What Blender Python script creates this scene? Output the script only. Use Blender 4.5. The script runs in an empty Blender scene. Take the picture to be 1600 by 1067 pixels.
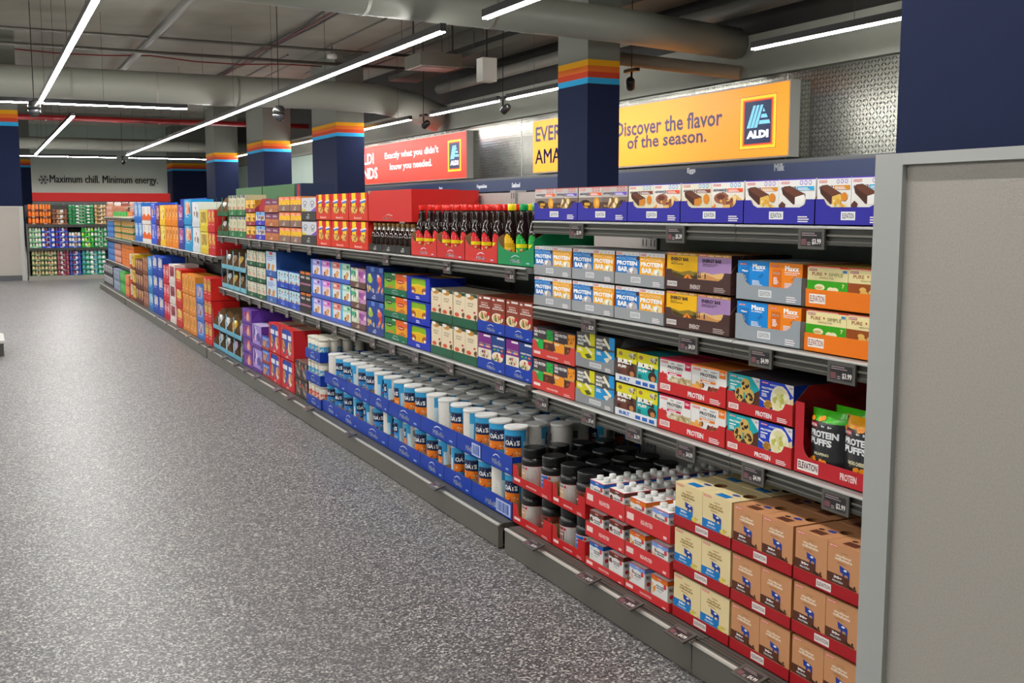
import bpy, math, random
from mathutils import Vector, Matrix

# ------------------------------------------------------------------ scene, camera, world, exposure
S = bpy.context.scene
COL = S.collection
cam_data = bpy.data.cameras.new('camera')
cam_data.sensor_width = 36.0
cam_data.lens = 36.0 * 1712.6 / 1600.0
cam_data.clip_end = 200
cam = bpy.data.objects.new('camera', cam_data)
cam.location = (0, 0, 1.29)
cam.rotation_euler = (math.radians(90 - 6.8), 0, math.radians(-25.686))
COL.objects.link(cam)
S.camera = cam
S.view_settings.view_transform = 'Standard'
S.view_settings.look = 'None'
S.view_settings.gamma = 1
S.view_settings.use_curve_mapping = False
S.view_settings.exposure = 0.0
W = bpy.data.worlds.new('store_world')
S.world = W
W.use_nodes = True
W.node_tree.nodes['Background'].inputs[0].default_value = (0.80, 0.9, 1.0, 1)
W.node_tree.nodes['Background'].inputs[1].default_value = 0.05
LED = 80.0            # emission strength of the ceiling strips
S.cycles.max_bounces = 5
S.cycles.diffuse_bounces = 3
S.cycles.glossy_bounces = 3
S.cycles.transmission_bounces = 2
S.cycles.use_fast_gi = False

# ------------------------------------------------------------------ helpers
_lin = {}
def C(h):
    if isinstance(h, tuple):
        return h
    if h not in _lin:
        s = h.lstrip('#')
        o = []
        for i in (0, 2, 4):
            c = int(s[i:i+2], 16) / 255
            o.append(c / 12.92 if c <= 0.04045 else ((c + 0.055) / 1.055) ** 2.4)
        _lin[h] = (o[0], o[1], o[2], 1.0)
    return _lin[h]

def principled(name):
    m = bpy.data.materials.new(name)
    m.use_nodes = True
    nt = m.node_tree
    return m, nt, nt.nodes['Principled BSDF']

def vcmat(name, rough, metal=0.0, coat=0.0, bump=0.0, bscale=60, spec=0.5):
    m, nt, b = principled(name)
    a = nt.nodes.new('ShaderNodeAttribute')
    a.attribute_name = 'Col'
    nt.links.new(a.outputs['Color'], b.inputs['Base Color'])
    b.inputs['Roughness'].default_value = rough
    b.inputs['Metallic'].default_value = metal
    b.inputs['Specular IOR Level'].default_value = spec
    if coat:
        b.inputs['Coat Weight'].default_value = coat
        b.inputs['Coat Roughness'].default_value = 0.12
    if bump:
        tc = nt.nodes.new('ShaderNodeTexCoord')
        n = nt.nodes.new('ShaderNodeTexNoise')
        n.inputs['Scale'].default_value = bscale
        bp = nt.nodes.new('ShaderNodeBump')
        bp.inputs['Strength'].default_value = bump
        bp.inputs['Distance'].default_value = 0.01
        nt.links.new(tc.outputs['Object'], n.inputs['Vector'])
        nt.links.new(n.outputs['Fac'], bp.inputs['Height'])
        nt.links.new(bp.outputs['Normal'], b.inputs['Normal'])
    return m

CARD = vcmat('printed_card', 0.45, spec=0.28)
PLAS = vcmat('moulded_plastic', 0.28)
FOIL = vcmat('foil_film', 0.3, 0.0, 0.3, 0.35, 45)
METL = vcmat('painted_metal', 0.38, 0.0)
MATT = vcmat('matt_paint', 0.8, 0.0, 0.0, 0.12, 12, spec=0.25)
GLSS = vcmat('dark_glass', 0.08)
STEL = vcmat('brushed_steel', 0.35, 0.8)

class MB:
    def __init__(s):
        s.v = []; s.f = []; s.c = []; s.s = []
    def add(s, pts, faces, col, smooth=False):
        n = len(s.v)
        s.v.extend(pts)
        multi = isinstance(col, list)
        for i, f in enumerate(faces):
            s.f.append([n + j for j in f])
            s.c.append(C(col[i]) if multi else C(col))
            s.s.append(smooth)
        return s
    def box(s, x0, y0, z0, x1, y1, z1, col, cols=None):
        p = [(x0,y0,z0),(x1,y0,z0),(x1,y1,z0),(x0,y1,z0),(x0,y0,z1),(x1,y0,z1),(x1,y1,z1),(x0,y1,z1)]
        f = [(0,3,2,1),(4,5,6,7),(0,1,5,4),(1,2,6,5),(2,3,7,6),(3,0,4,7)]   # bottom top -y +x +y -x
        cc = [col]*6
        if cols:
            for k, c in cols.items():
                cc[{'b':0,'t':1,'-y':2,'+x':3,'+y':4,'-x':5}[k]] = c
        return s.add(p, f, cc)
    def lathe(s, prof, cols, seg=20, cx=0, cy=0, smooth=True, cap=True, rot=0.0):
        # prof: [(r,z)], cols per band or a function(band, angle)
        n = len(s.v)
        for r, z in prof:
            for k in range(seg):
                a = 2*math.pi*k/seg + rot
                s.v.append((cx + r*math.cos(a), cy + r*math.sin(a), z))
        for i in range(len(prof)-1):
            for k in range(seg):
                k2 = (k+1) % seg
                s.f.append([n+i*seg+k, n+i*seg+k2, n+(i+1)*seg+k2, n+(i+1)*seg+k])
                s.c.append(C(cols(i, (k+0.5)/seg) if callable(cols) else cols[i] if isinstance(cols, list) else cols))
                s.s.append(smooth)
        if cap:
            s.f.append([n+(len(prof)-1)*seg+k for k in range(seg)])
            s.c.append(C(cols(len(prof)-2, 0) if callable(cols) else cols[-1] if isinstance(cols, list) else cols)); s.s.append(False)
            s.f.append([n+k for k in range(seg)][::-1])
            s.c.append(C(cols(0, 0) if callable(cols) else cols[0] if isinstance(cols, list) else cols)); s.s.append(False)
        return s
    def tube(s, pts, r, col, seg=8, smooth=True):
        P = [Vector(p) for p in pts]
        rings = []
        for i, p in enumerate(P):
            d = (P[min(i+1, len(P)-1)] - P[max(i-1, 0)]).normalized()
            a = Vector((0,0,1)) if abs(d.z) < 0.9 else Vector((1,0,0))
            u = d.cross(a).normalized(); w = d.cross(u)
            rr = r[i] if isinstance(r, list) else r
            rings.append([tuple(p + (u*math.cos(2*math.pi*k/seg) + w*math.sin(2*math.pi*k/seg))*rr) for k in range(seg)])
        n = len(s.v)
        for q in rings: s.v.extend(q)
        for i in range(len(P)-1):
            for k in range(seg):
                k2 = (k+1) % seg
                s.f.append([n+i*seg+k, n+i*seg+k2, n+(i+1)*seg+k2, n+(i+1)*seg+k]); s.c.append(C(col)); s.s.append(smooth)
        for e in (0, len(P)-1):
            s.f.append([n+e*seg+k for k in range(seg)]); s.c.append(C(col)); s.s.append(False)
        return s
    def plate(s, O, U, V, N, pts, t, front, back=None, edge=None):
        # extruded outline: points (u,v) in metres on plane O,U,V; thickness t against N
        O, U, V, N = map(Vector, (O, U, V, N))
        k = len(pts)
        a = [tuple(O + U*p[0] + V*p[1]) for p in pts]
        b = [tuple(O + U*p[0] + V*p[1] - N*t) for p in pts]
        f = [list(range(k)), list(range(2*k-1, k-1, -1))]
        f += [[i, k+i, k+(i+1) % k, (i+1) % k] for i in range(k)]
        return s.add(a+b, f, [front, back or front] + [edge or back or front]*k)
    def mesh(s, name, mat):
        me = bpy.data.meshes.new(name)
        me.from_pydata(s.v, [], s.f)
        me.polygons.foreach_set('use_smooth', s.s)
        at = me.color_attributes.new('Col', 'FLOAT_COLOR', 'CORNER')
        buf = []
        for f, c in zip(s.f, s.c):
            buf.extend(c * len(f))
        at.data.foreach_set('color', buf)
        me.materials.append(mat)
        me.validate()
        return me
    def build(s, name, mat, parent=None, loc=None, rot=0):
        o = bpy.data.objects.new(name, s.mesh(name, mat))
        COL.objects.link(o)
        if parent is not None: o.parent = parent
        if loc: o.location = loc
        if rot: o.rotation_euler = (0, 0, rot)
        return o

def tag(o, label, cat, group=None, kind=None):
    if label:
        o['label'] = label
    if cat: o['category'] = cat
    if group: o['group'] = group
    if kind: o['kind'] = kind
    return o

def empty(name, loc, label=None, cat=None, group=None, rot=0):
    o = bpy.data.objects.new(name, None)
    COL.objects.link(o)
    o.location = loc
    o.rotation_euler = (0, 0, rot)
    o.empty_display_size = 0.05
    return tag(o, label, cat, group)

def struct(o):
    o['kind'] = 'structure'
    return o

# ------------------------------------------------------------------ printing on surfaces
EPS = 0.00006
def flat(O, U, V, N, w, h):
    O, U, V, N = map(Vector, (O, U, V, N))
    def fr(x, y, k):
        return tuple(O + U*(x*w) + V*(y*h) + N*(k*EPS))
    fr.w, fr.h, fr.sub = w, h, (1, 1)
    return fr

def round_frame(R, a0, a1, z0, h, cx=0, cy=0):
    # wraps x 0..1 from angle a0 to a1 (radians) around a cylinder
    def fr(x, y, k):
        a = a0 + (a1-a0)*x
        r = R + k*EPS + 0.0003
        return (cx + r*math.cos(a), cy + r*math.sin(a), z0 + y*h)
    fr.w, fr.h, fr.sub = abs(a1-a0)*R, h, (8, 1)
    return fr

_tx = {}
def text_geo(s, bold=0.03):
    k = (s, bold)
    if k not in _tx:
        c = bpy.data.curves.new('lettering', 'FONT')
        thick = 'M' in s          # this letter fills in when offset: thicken by overprinting instead
        c.body = s; c.offset = 0 if thick else bold; c.resolution_u = 2
        o = bpy.data.objects.new('lettering', c)
        m = bpy.data.meshes.new_from_object(o)
        V = [(v.co.x, v.co.y) for v in m.vertices]
        F = [list(p.vertices) for p in m.polygons]
        bpy.data.objects.remove(o); bpy.data.curves.remove(c); bpy.data.meshes.remove(m)
        if thick:
            n = len(V); V0, F0 = V, F
            V, F = [], []
            for q, d in enumerate((-bold*.9, 0, bold*.9)):
                V += [(x+d, y) for x, y in V0]; F += [[i+n*q for i in f] for f in F0]
        x0 = min(p[0] for p in V); x1 = max(p[0] for p in V)
        y0 = min(p[1] for p in V); y1 = max(p[1] for p in V)
        _tx[k] = ([((p[0]-x0)/(x1-x0), (p[1]-y0)/(y1-y0)) for p in V], F)
    return _tx[k]

def cl(x):
    return min(.997, max(.003, x))

def art(mb, fr, items, k0=1):
    k = k0
    nx, ny = fr.sub
    for it in items:
        t = it[0]
        if t == 'r':
            _, x, y, w, h, c = it
            a = max(1, round(nx*w)) if nx > 1 else 1
            b = max(1, round(ny*h)) if ny > 1 else 1
            P = [fr(x + w*i/a, y + h*j/b, k) for j in range(b+1) for i in range(a+1)]
            F = [[j*(a+1)+i, j*(a+1)+i+1, (j+1)*(a+1)+i+1, (j+1)*(a+1)+i] for j in range(b) for i in range(a)]
            mb.add(P, F, c)
        elif t == 'e':
            _, cx, cy, rx, ry, c = it
            if ry is None: ry = rx*fr.w/fr.h
            mb.add([fr(cl(cx+rx*math.cos(a*math.pi/7)), cl(cy+ry*math.sin(a*math.pi/7)), k) for a in range(14)], [list(range(14))], c)
        elif t == 'p':
            mb.add([fr(x, y, k) for x, y in it[1]], [list(range(len(it[1])))], it[2])
        elif t == 't':
            _, s, x, y, w, h, c = it[:7]
            V, F = text_geo(s, it[7] if len(it) > 7 else 0.03)
            mb.add([fr(x+a*w, y+b*h, k) for a, b in V], F, c)
        elif t == 'b':     # scattered flakes, nuts, crumbs
            _, seed, n, x, y, w, h, r, cols = it
            R = random.Random(seed)
            for i in range(n):
                cx, cy = x + w*R.random(), y + h*R.random()
                rr = min(r, .42*h*fr.h/fr.w)*(0.6+0.8*R.random()); a0 = R.random()*3
                m = 6
                mb.add([fr(cl(cx+rr*math.cos(a0+a*2*math.pi/m)*(0.7+0.5*R.random())), cl(cy+rr*fr.w/fr.h*math.sin(a0+a*2*math.pi/m)*(0.7+0.5*R.random())), k+i*0.3) for a in range(m)], [list(range(m))], R.choice(cols))
            k += n*0.3
        elif t == 'l':     # small print
            _, seed, n, x, y, w, h, c = it
            R = random.Random(seed)
            for i in range(n):
                yy = y + h*(n-1-i)/n
                ww = w*(0.6+0.4*R.random())
                mb.add([fr(x, yy, k), fr(x+ww, yy, k), fr(x+ww, yy+h*0.5/n, k), fr(x, yy+h*0.5/n, k)], [[0,1,2,3]], c)
        k += 1
    return mb

def logo(x, y, w, h, bg='#d9262f', fg='#ffffff', s='ELEVATION'):
    return [('r', x, y, w, h, bg), ('t', s, x+w*0.06, y+h*0.2, w*0.88, h*0.6, fg, 0.02)]

_used = {}
def uniq(lbl):
    _used[lbl] = _used.get(lbl, 0) + 1
    return lbl

# ------------------------------------------------------------------ ceiling strip lights (drawn first: they light everything)
def emis(name, col, strength):
    m = bpy.data.materials.new(name); m.use_nodes = True
    nt = m.node_tree; nt.nodes.clear()
    e = nt.nodes.new('ShaderNodeEmission'); e.inputs[0].default_value = col; e.inputs[1].default_value = strength
    o = nt.nodes.new('ShaderNodeOutputMaterial'); nt.links.new(e.outputs[0], o.inputs[0])
    return m
def signmat(name, s):
    m = vcmat(name, .45)
    nt = m.node_tree; b = nt.nodes['Principled BSDF']
    a = [n for n in nt.nodes if n.type == 'ATTRIBUTE'][0]
    nt.links.new(a.outputs['Color'], b.inputs['Emission Color']); b.inputs['Emission Strength'].default_value = s
    return m
LEDM = emis('led_diffuser', (1.0, 0.975, 0.94, 1), LED)

def strip(x0, y0, x1, y1, z, label, rods=True, w=0.06):
    L = math.hypot(x1-x0, y1-y0); a = math.atan2(y1-y0, x1-x0)
    r = empty('linear_light', ((x0+x1)/2, (y0+y1)/2, z), label, 'ceiling light', 'linear strip lights under the ceiling', rot=a)
    mb = MB()
    mb.box(-L/2, -w/2, 0.005, L/2, w/2, 0.075, '#2a2a2c')
    mb.box(-L/2-.004, -w/2-.002, -0.004, -L/2, w/2+.002, 0.077, '#3a3a3c')
    mb.box(L/2, -w/2-.002, -0.004, L/2+.004, w/2+.002, 0.077, '#3a3a3c')
    mb.build('housing', METL, r)
    d = MB().box(-L/2+.002, -w/2+.004, -0.012, L/2-.002, w/2-.004, 0.005, '#ffffff')
    o = d.build('diffuser', LEDM, r)
    if rods:
        n = max(2, int(L/3)+1)
        for i in range(n):
            x = -L/2 + L*(i+.4)/n
            MB().tube([(x, 0, 0.07), (x, 0, 4.58-z)], 0.0025, '#3c3c3c', 6).build('hanging_wire', METL, r)
    return r

LZ = 3.05
strip(0.98, 0.4, 0.98, 9.35, LZ, 'strip light over the aisle nearest the camera, beyond the top of view')
strip(0.96, 10.05, 0.96, 19.8, LZ, 'steep white strip light running from the ceiling edge down to the first crosswise strip')
strip(1.64, 22.3, 1.64, 38.5, LZ, 'short-looking strip light between the first and second crosswise strips')
strip(4.2, 10.3, 4.28, 37.2, LZ, 'long white strip light crossing above the middle of the shelving')
strip(4.27, -1.0, 4.27, 9.45, LZ, 'strip light whose end shows at the picture top above the silver duct')
strip(7.72, 2.2, 7.72, 9.95, LZ, 'strip light beside the near blue end column above the orange sign')
strip(7.62, 12.9, 7.62, 16.0, LZ, 'strip light just behind the nearest striped column', w=.06)
strip(7.62, 16.35, 7.62, 19.3, LZ, 'strip light between the red sign and the orange sign')
strip(7.62, 20.4, 7.62, 24.0, LZ, 'strip light above the left end of the red sign')
strip(7.62, 25.0, 7.62, 38.0, LZ, 'far strip light showing in pieces between the striped columns')
strip(-3.5, 19.85, 3.32, 19.95, LZ, 'first crosswise strip light, reaching the picture edge')
strip(1.2, 39.1, 4.15, 39.1, LZ, 'second crosswise strip light in front of the far slogan wall')
strip(4.55, 39.1, 7.35, 39.1, LZ, 'crosswise strip light continuing past the small spotlight to the column')
strip(-2.4, -1.0, -2.4, 9.4, LZ, 'strip light over the neighbouring aisle, outside the picture')
strip(-2.4, 10.05, -2.4, 19.5, LZ, 'strip light over the neighbouring far aisle, outside the picture')
strip(-5.8, 0.0, -5.8, 19.5, LZ, 'strip light over the third aisle, outside the picture', rods=False)

# ------------------------------------------------------------------ room shell
def floor_mat():
    m, nt, b = principled('speckled_vinyl')
    tc = nt.nodes.new('ShaderNodeTexCoord')
    def vor(scale, seed):
        mp = nt.nodes.new('ShaderNodeMapping'); mp.inputs['Location'].default_value = (seed, seed*1.7, 0)
        v = nt.nodes.new('ShaderNodeTexVoronoi'); v.inputs['Scale'].default_value = scale
        nt.links.new(tc.outputs['Object'], mp.inputs[0]); nt.links.new(mp.outputs[0], v.inputs['Vector'])
        s = nt.nodes.new('ShaderNodeSeparateColor'); nt.links.new(v.outputs['Color'], s.inputs[0])
        return s
    def ramp(sock, stops):
        r = nt.nodes.new('ShaderNodeValToRGB'); r.color_ramp.interpolation = 'CONSTANT'
        e = r.color_ramp.elements
        for i, (p, c) in enumerate(stops):
            el = e[i] if i < 2 else e.new(p)
            el.position = p; el.color = C(c)
        nt.links.new(sock, r.inputs[0]); return r
    a = vor(165, 0.0)
    ra = ramp(a.outputs[0], [(0, '#242226'), (.30, '#434143'), (.54, '#6c6a6f'), (.74, '#9a9896'), (.88, '#d2d0cb')])
    n = nt.nodes.new('ShaderNodeTexNoise'); n.inputs['Scale'].default_value = 0.8; n.inputs['Detail'].default_value = 3
    nt.links.new(tc.outputs['Object'], n.inputs['Vector'])
    bvo = vor(330, 5.3)
    rb = ramp(bvo.outputs[1], [(0, '#3a383b'), (.4, '#6c6a6c'), (.75, '#b4b2ae')])
    mx = nt.nodes.new('ShaderNodeMix'); mx.data_type = 'RGBA'; mx.inputs[0].default_value = 0.3
    nt.links.new(ra.outputs[0], mx.inputs[6]); nt.links.new(rb.outputs[0], mx.inputs[7])
    nt.links.new(mx.outputs[2], b.inputs['Base Color'])
    mr = nt.nodes.new('ShaderNodeMapRange'); mr.inputs['To Min'].default_value = 0.38; mr.inputs['To Max'].default_value = 0.46
    nt.links.new(n.outputs['Fac'], mr.inputs['Value']); nt.links.new(mr.outputs[0], b.inputs['Roughness'])
    b.inputs['Specular IOR Level'].default_value = 0.7
    return m

def tread_plate():
    # chequer plate: cells s metres wide, the raised bar turning 45 degrees one way or the other by cell
    m, nt, b = principled('chequer_plate')
    b.inputs['Metallic'].default_value = 0.95
    b.inputs['Roughness'].default_value = 0.22
    b.inputs['Base Color'].default_value = C('#96978f')
    tc = nt.nodes.new('ShaderNodeTexCoord'); sp = nt.nodes.new('ShaderNodeSeparateXYZ')
    nt.links.new(tc.outputs['Object'], sp.inputs[0])
    def M(op, a, bb=None):
        n = nt.nodes.new('ShaderNodeMath'); n.operation = op
        for i, x in enumerate((a, bb)):
            if x is None: continue
            if isinstance(x, (int, float)): n.inputs[i].default_value = x
            else: nt.links.new(x, n.inputs[i])
        return n.outputs[0]
    s = 0.052
    u = M('DIVIDE', sp.outputs['Y'], s); v = M('DIVIDE', sp.outputs['Z'], s)
    fu, fv = M('FLOOR', u), M('FLOOR', v)
    lu, lv = M('SUBTRACT', M('SUBTRACT', u, fu), .5), M('SUBTRACT', M('SUBTRACT', v, fv), .5)
    par = M('ABSOLUTE', M('MODULO', M('ADD', fu, fv), 2.0))
    sg = M('SUBTRACT', M('MULTIPLY', par, 2.0), 1.0)
    p = M('ADD', lu, M('MULTIPLY', lv, sg)); q = M('SUBTRACT', lu, M('MULTIPLY', lv, sg))
    d = M('ADD', M('POWER', M('DIVIDE', p, .62), 2.0), M('POWER', M('DIVIDE', q, .2), 2.0))
    h = M('MAXIMUM', M('SUBTRACT', 1.0, d), 0.0)
    bp = nt.nodes.new('ShaderNodeBump'); bp.inputs['Strength'].default_value = 1.0; bp.inputs['Distance'].default_value = 0.05
    nt.links.new(h, bp.inputs['Height']); nt.links.new(bp.outputs['Normal'], b.inputs['Normal'])
    return m

def conc(name, base, var=0.06):
    m, nt, b = principled(name)
    tc = nt.nodes.new('ShaderNodeTexCoord')
    n = nt.nodes.new('ShaderNodeTexNoise'); n.inputs['Scale'].default_value = 1.3; n.inputs['Detail'].default_value = 8
    r = nt.nodes.new('ShaderNodeValToRGB')
    c = C(base)
    r.color_ramp.elements[0].position = .3; r.color_ramp.elements[0].color = tuple(max(0, x*(1-var*2)) for x in c[:3]) + (1,)
    r.color_ramp.elements[1].position = .7; r.color_ramp.elements[1].color = tuple(x*(1+var) for x in c[:3]) + (1,)
    nt.links.new(tc.outputs['Object'], n.inputs['Vector']); nt.links.new(n.outputs['Fac'], r.inputs[0]); nt.links.new(r.outputs[0], b.inputs['Base Color'])
    b.inputs['Roughness'].default_value = 0.8
    return m

FLOORM, PLATE = floor_mat(), tread_plate()
CEILM = conc('painted_slab', '#a09e92')
WALLM = conc('grey_wall_paint', '#a8bcb2', .02)

struct(MB().box(-9, -4, -.1, 9.3, 46.7, 0, '#777777').build('floor', FLOORM))
struct(MB().box(-9, -4, 4.6, 9.3, 46.7, 4.8, '#777777').build('ceiling', CEILM))
struct(MB().box(-9, 46.4, 0, 9.3, 46.7, 4.6, '#777777').build('wall_back', WALLM))
struct(MB().box(-9.2, -4, 0, -9, 46.7, 4.6, '#777777').build('wall_left', WALLM))
struct(MB().box(-9, -4.2, 0, 9.3, -4, 4.6, '#777777').build('wall_front', WALLM))
struct(MB().box(9.0, -4, 0, 9.3, 29.0, 2.97, '#777777').build('wall_right', PLATE))
struct(MB().box(9.0, 29.0, 0, 9.3, 46.4, 2.97, '#777777').build('wall_right_far', WALLM))
struct(MB().box(8.9, -4, 2.972, 9.3, 46.4, 3.50, '#777777').build('ceiling_bulkhead', conc('bulkhead_paint', '#87887f', .03)))
struct(MB().box(9.0, -4, 3.50, 9.3, 46.4, 4.6, '#777777').build('wall_upper', conc('dark_void_paint', '#2c2b28')))
# plate seams
for i, y in enumerate((7.35, 10.9, 14.6, 18.3, 22.0)):
    struct(MB().box(8.996, y, .0, 9.0, y+.012, 2.96, '#d8d8d4').build('trim_%d' % (i+1), STEL))

def column(name, x0, x1, y0, y1, top=4.6, zs=2.86):
    mb = MB()
    lev = [(0, zs, '#182344'), (zs, zs+.073, '#2fa6dc'), (zs+.073, zs+.146, '#c8442a'), (zs+.146, zs+.219, '#e8762e'), (zs+.219, zs+.292, '#efac1e'), (zs+.292, top, '#7d7f78')]
    for a, b_, c in lev:
        mb.box(x0, y0, a, x1, y1, b_, c)
    return struct(mb.build(name, MATT))
column('column_near', 1.70, 2.32, 0.95, 1.715)
column('column_aisle_one', 6.85, 7.31, 12.08, 12.86)
column('column_aisle_two', 6.85, 7.46, 22.8, 24.7)
column('column_aisle_three', 6.85, 7.6, 29.5, 31.5)
column('column_aisle_four', 6.85, 7.6, 36.3, 37.8)
column('column_aisle_five', 6.85, 8.17, 45.0, 46.39)
column('column_left', -0.9, 0.71, 22.75, 23.6)
column('column_left_far', 0.9, 1.71, 44.0, 44.8)

# ceiling ducts, pipes and cables
def duct(name, label, pts, r, col, seg=28, cat='duct', joints=True):
    o = MB().tube(pts, r, col, seg)
    if joints:
        P = [Vector(p) for p in pts]
        for a, b_ in zip(P[:-1], P[1:]):
            L = (b_-a).length
            for k in range(1, int(L/1.5)):
                c = a + (b_-a)*(k*1.5/L); d = (b_-a).normalized()*0.02
                o.tube([tuple(c-d), tuple(c+d)], r*1.02, col, seg)
    return tag(o.build(name, METL), label, cat)
duct('air_duct', 'fat round grey duct nearest the camera, crossing before the nearest striped column', [(-8.9, 9.3, 3.48), (2.1, 10.75, 3.46), (6.8, 11.35, 3.45), (8.84, 11.75, 3.42)], .2, '#9c9e94')
duct('air_duct', 'wide grey duct crossing behind the long strip light, ending in an elbow at the bulkhead', [(-8.9, 22.1, 3.6), (6.2, 21.9, 3.6), (7.4, 21.8, 3.56), (8.2, 21.7, 3.42), (8.75, 21.7, 3.2)], .29, '#9ea096')
duct('air_duct', 'distant grey duct just above the far slogan wall', [(-8.9, 39.9, 3.52), (8.8, 39.9, 3.52)], .2, '#9ea096')
duct('air_duct', 'slimmer brown-grey duct beside the orange sign ending at the bulkhead', [(7.500, 13.115, 3.358), (8.760, 11.522, 3.022)], .085, '#8a7f70')
for o in list(COL.objects):
    if o.name.startswith('air_duct'): o['group'] = 'round ducts crossing the ceiling'
duct('sprinkler_pipe', 'long red fire sprinkler pipe crossing the far ceiling', [(-8.9, 32.7, 3.8), (8.95, 32.7, 3.8)], .075, '#a81c20', 14, 'pipe')
duct('ceiling_pipe', 'pale pipe slanting away beneath the ceiling slab above the far end', [(2.95, 13, 4.42), (3.0, 30, 4.42)], .075, '#8a8a84', 14, 'pipe')
duct('cable_conduit', 'upper of two thin conduits crossing under the ceiling slab', [(-8.9, 20.9, 4.42), (8.8, 21.5, 4.42)], .028, '#6e6c64', 8, 'pipe', False)
duct('cable_conduit', 'lower of two thin conduits crossing under the ceiling slab', [(-8.9, 22.1, 4.32), (8.8, 22.7, 4.32)], .034, '#6a6860', 8, 'pipe', False)
R = random.Random(4)
duct('red_cable', 'sagging red cable draped beneath the ceiling slab', [(-3+.9*i, 23.9+.1*math.sin(i), 4.45-.08*abs(math.sin(i*.9))) for i in range(12)], .014, '#8a2026', 6, 'cable', False)
for i, (x, dx, c) in enumerate(((5.25, .0, '#2c2624'), (5.35, .06, '#6a2224'), (5.44, .1, '#30282a'))):
    duct('ceiling_cable', ('black', 'dull red', 'dark')[i] + ' cable of the loose bundle running away under the slab', [(x+.05*math.sin(k*1.7+i), 13+k*1.6, 4.54-.03*abs(math.sin(k*1.3+i))) for k in range(12)], .02, c, 6, 'cable', False)
for i, (x, ya, yb) in enumerate(((6.3, 14, 27), (7.0, 13, 26), (5.9, 23, 31), (8.0, 16, 25))):
    duct('thin_ceiling_pipe', ['thin pipe on the slab beside the loose cable bundle', 'thin pipe on the slab above the white hanging box', 'thin pipe on the slab above the third striped column', 'thin pipe on the slab nearest the bulkhead'][i], [(x, ya, 4.5), (x+.05, yb, 4.5)], .018, '#5a5850', 8, 'pipe', False)
duct('service_pipe', 'large grey pipe running along the bulkhead behind the nearest striped column', [(8.55, 2.0, 3.78), (8.55, 21.2, 3.75)], .1, '#74746c', 16, 'pipe')
duct('service_pipe', 'rising pipe that crosses over the near duct toward the bulkhead', [(4.6, 5.2, 4.35), (6.4, 7.4, 4.25), (7.6, 8.4, 4.2)], .055, '#6c6a62', 12, 'pipe', False)
tr = empty('cable_tray', (8.05, 12, 3.95), 'dark cable tray packed with wires along the bulkhead', 'cable tray')
mb = MB().box(-.3, -10, 0, .3, 10, .012, '#26251f').box(-.31, -10, 0, -.3, 10, .1, '#55544c').box(.3, -10, 0, .31, 10, .1, '#55544c')
mb.build('trough', METL, tr)
mb = MB()
for k in range(7):
    mb.tube([(-.24+.08*k+.02*math.sin(j*1.3+k), -9.9+1.98*j, .035+.02*(k % 2)) for j in range(11)], .022, ['#1c1c1c', '#22303c', '#2c2620'][k % 3], 6)
mb.build('wires', PLAS, tr)
for y in (-8, -3, 2, 7):
    MB().box(-.33, y, -.03, .33, y+.04, 0, '#6a6a62').tube([(-.32, y+.02, 0), (-.32, y+.02, .63)], .008, '#6a6a62', 6).tube([(.32, y+.02, 0), (.32, y+.02, .63)], .008, '#6a6a62', 6).build('support', METL, tr)

def hangbox(x, y, z, w, h, label):
    r = empty('access_point_box', (x, y, z), label, 'equipment box')
    MB().box(-w/2, -w/2, 0, w/2, w/2, h, '#c9c8c2').build('casing', MATT, r)
    MB().tube([(0, 0, h), (0, 0, 4.6-z-.01)], .012, '#2c2c2c', 6).build('cord', PLAS, r)
hangbox(6.62, 14.6, 3.12, .22, .33, 'white box hanging on a cord before the nearest striped column')
hangbox(7.9, 34.5, 3.0, .5, .62, 'white box hanging between the second and third striped columns')
r = empty('smoke_detector', (6.4, 21.5, 4.26), 'white round detector hanging under the thin conduits', 'detector')
MB().lathe([(.05, .0), (.1, .02), (.1, .09), (.06, .11)], '#d8d8d2', 16).build('housing', PLAS, r)
MB().tube([(0, 0, .11), (0, 0, .31)], .01, '#3a3a38', 6).build('rod', METL, r)
r = empty('air_conditioner', (7.15, 18.0, 3.72), 'grey ceiling air unit beside the white hanging box', 'air unit')
MB().box(-.38, -.38, 0, .38, .38, .22, '#6c6b63', {'b': '#8c8a80'}).build('casing', METL, r)
MB().box(-.3, -.3, -.012, .3, .3, 0, '#57564f').build('grille', METL, r)
MB().box(-.37, -.02, .22, -.35, .02, .87, '#3a3a38').box(.35, -.02, .22, .37, .02, .87, '#3a3a38').build('hanger', METL, r)

def dome(x, y, z, label):
    r = empty('security_camera', (x, y, z), label, 'camera', 'black dome cameras hanging from the ceiling')
    MB().lathe([(.03, .17), (.08, .15), (.1, .08), (.1, .02)], '#20201f', 16).build('housing', PLAS, r)
    MB().lathe([(.1, .02), (.095, -.02), (.07, -.06), (.03, -.085), (.005, -.09)], '#3c3c40', 16).build('dome', GLSS, r)
    MB().tube([(0, 0, .17), (0, 0, 4.59-z)], .006, '#30302f', 8).build('pole', METL, r)
dome(.85, 19.41, 2.87, 'black dome camera under the crossing strip lights')
dome(4.47, 18.08, 2.83, 'black dome camera before the third striped column')
def spot(x, y, label, yaw=0.6):
    r = empty('track_spotlight', (x, y, LZ-.02), label, 'spotlight', 'black spotlights on the ceiling tracks')
    MB().box(-.035, -.14, 0.03, .035, .14, .07, '#161616').build('track', METL, r)
    MB().tube([(0, 0, .03), (0, 0, -.08)], .015, '#161616', 8).build('stem', METL, r)
    o = MB().lathe([(.055, 0), (.06, .03), (.06, .13), (.04, .16)], '#111112', 14).build('lamp_head', METL, r)
    o.location = (.0, .02, -.17); o.rotation_euler = (0.9, 0, yaw)
    MB().tube([(0, 0, .07), (0, 0, 4.59-LZ)], .006, '#161616', 6).build('hanging_wire', METL, r)
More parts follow.
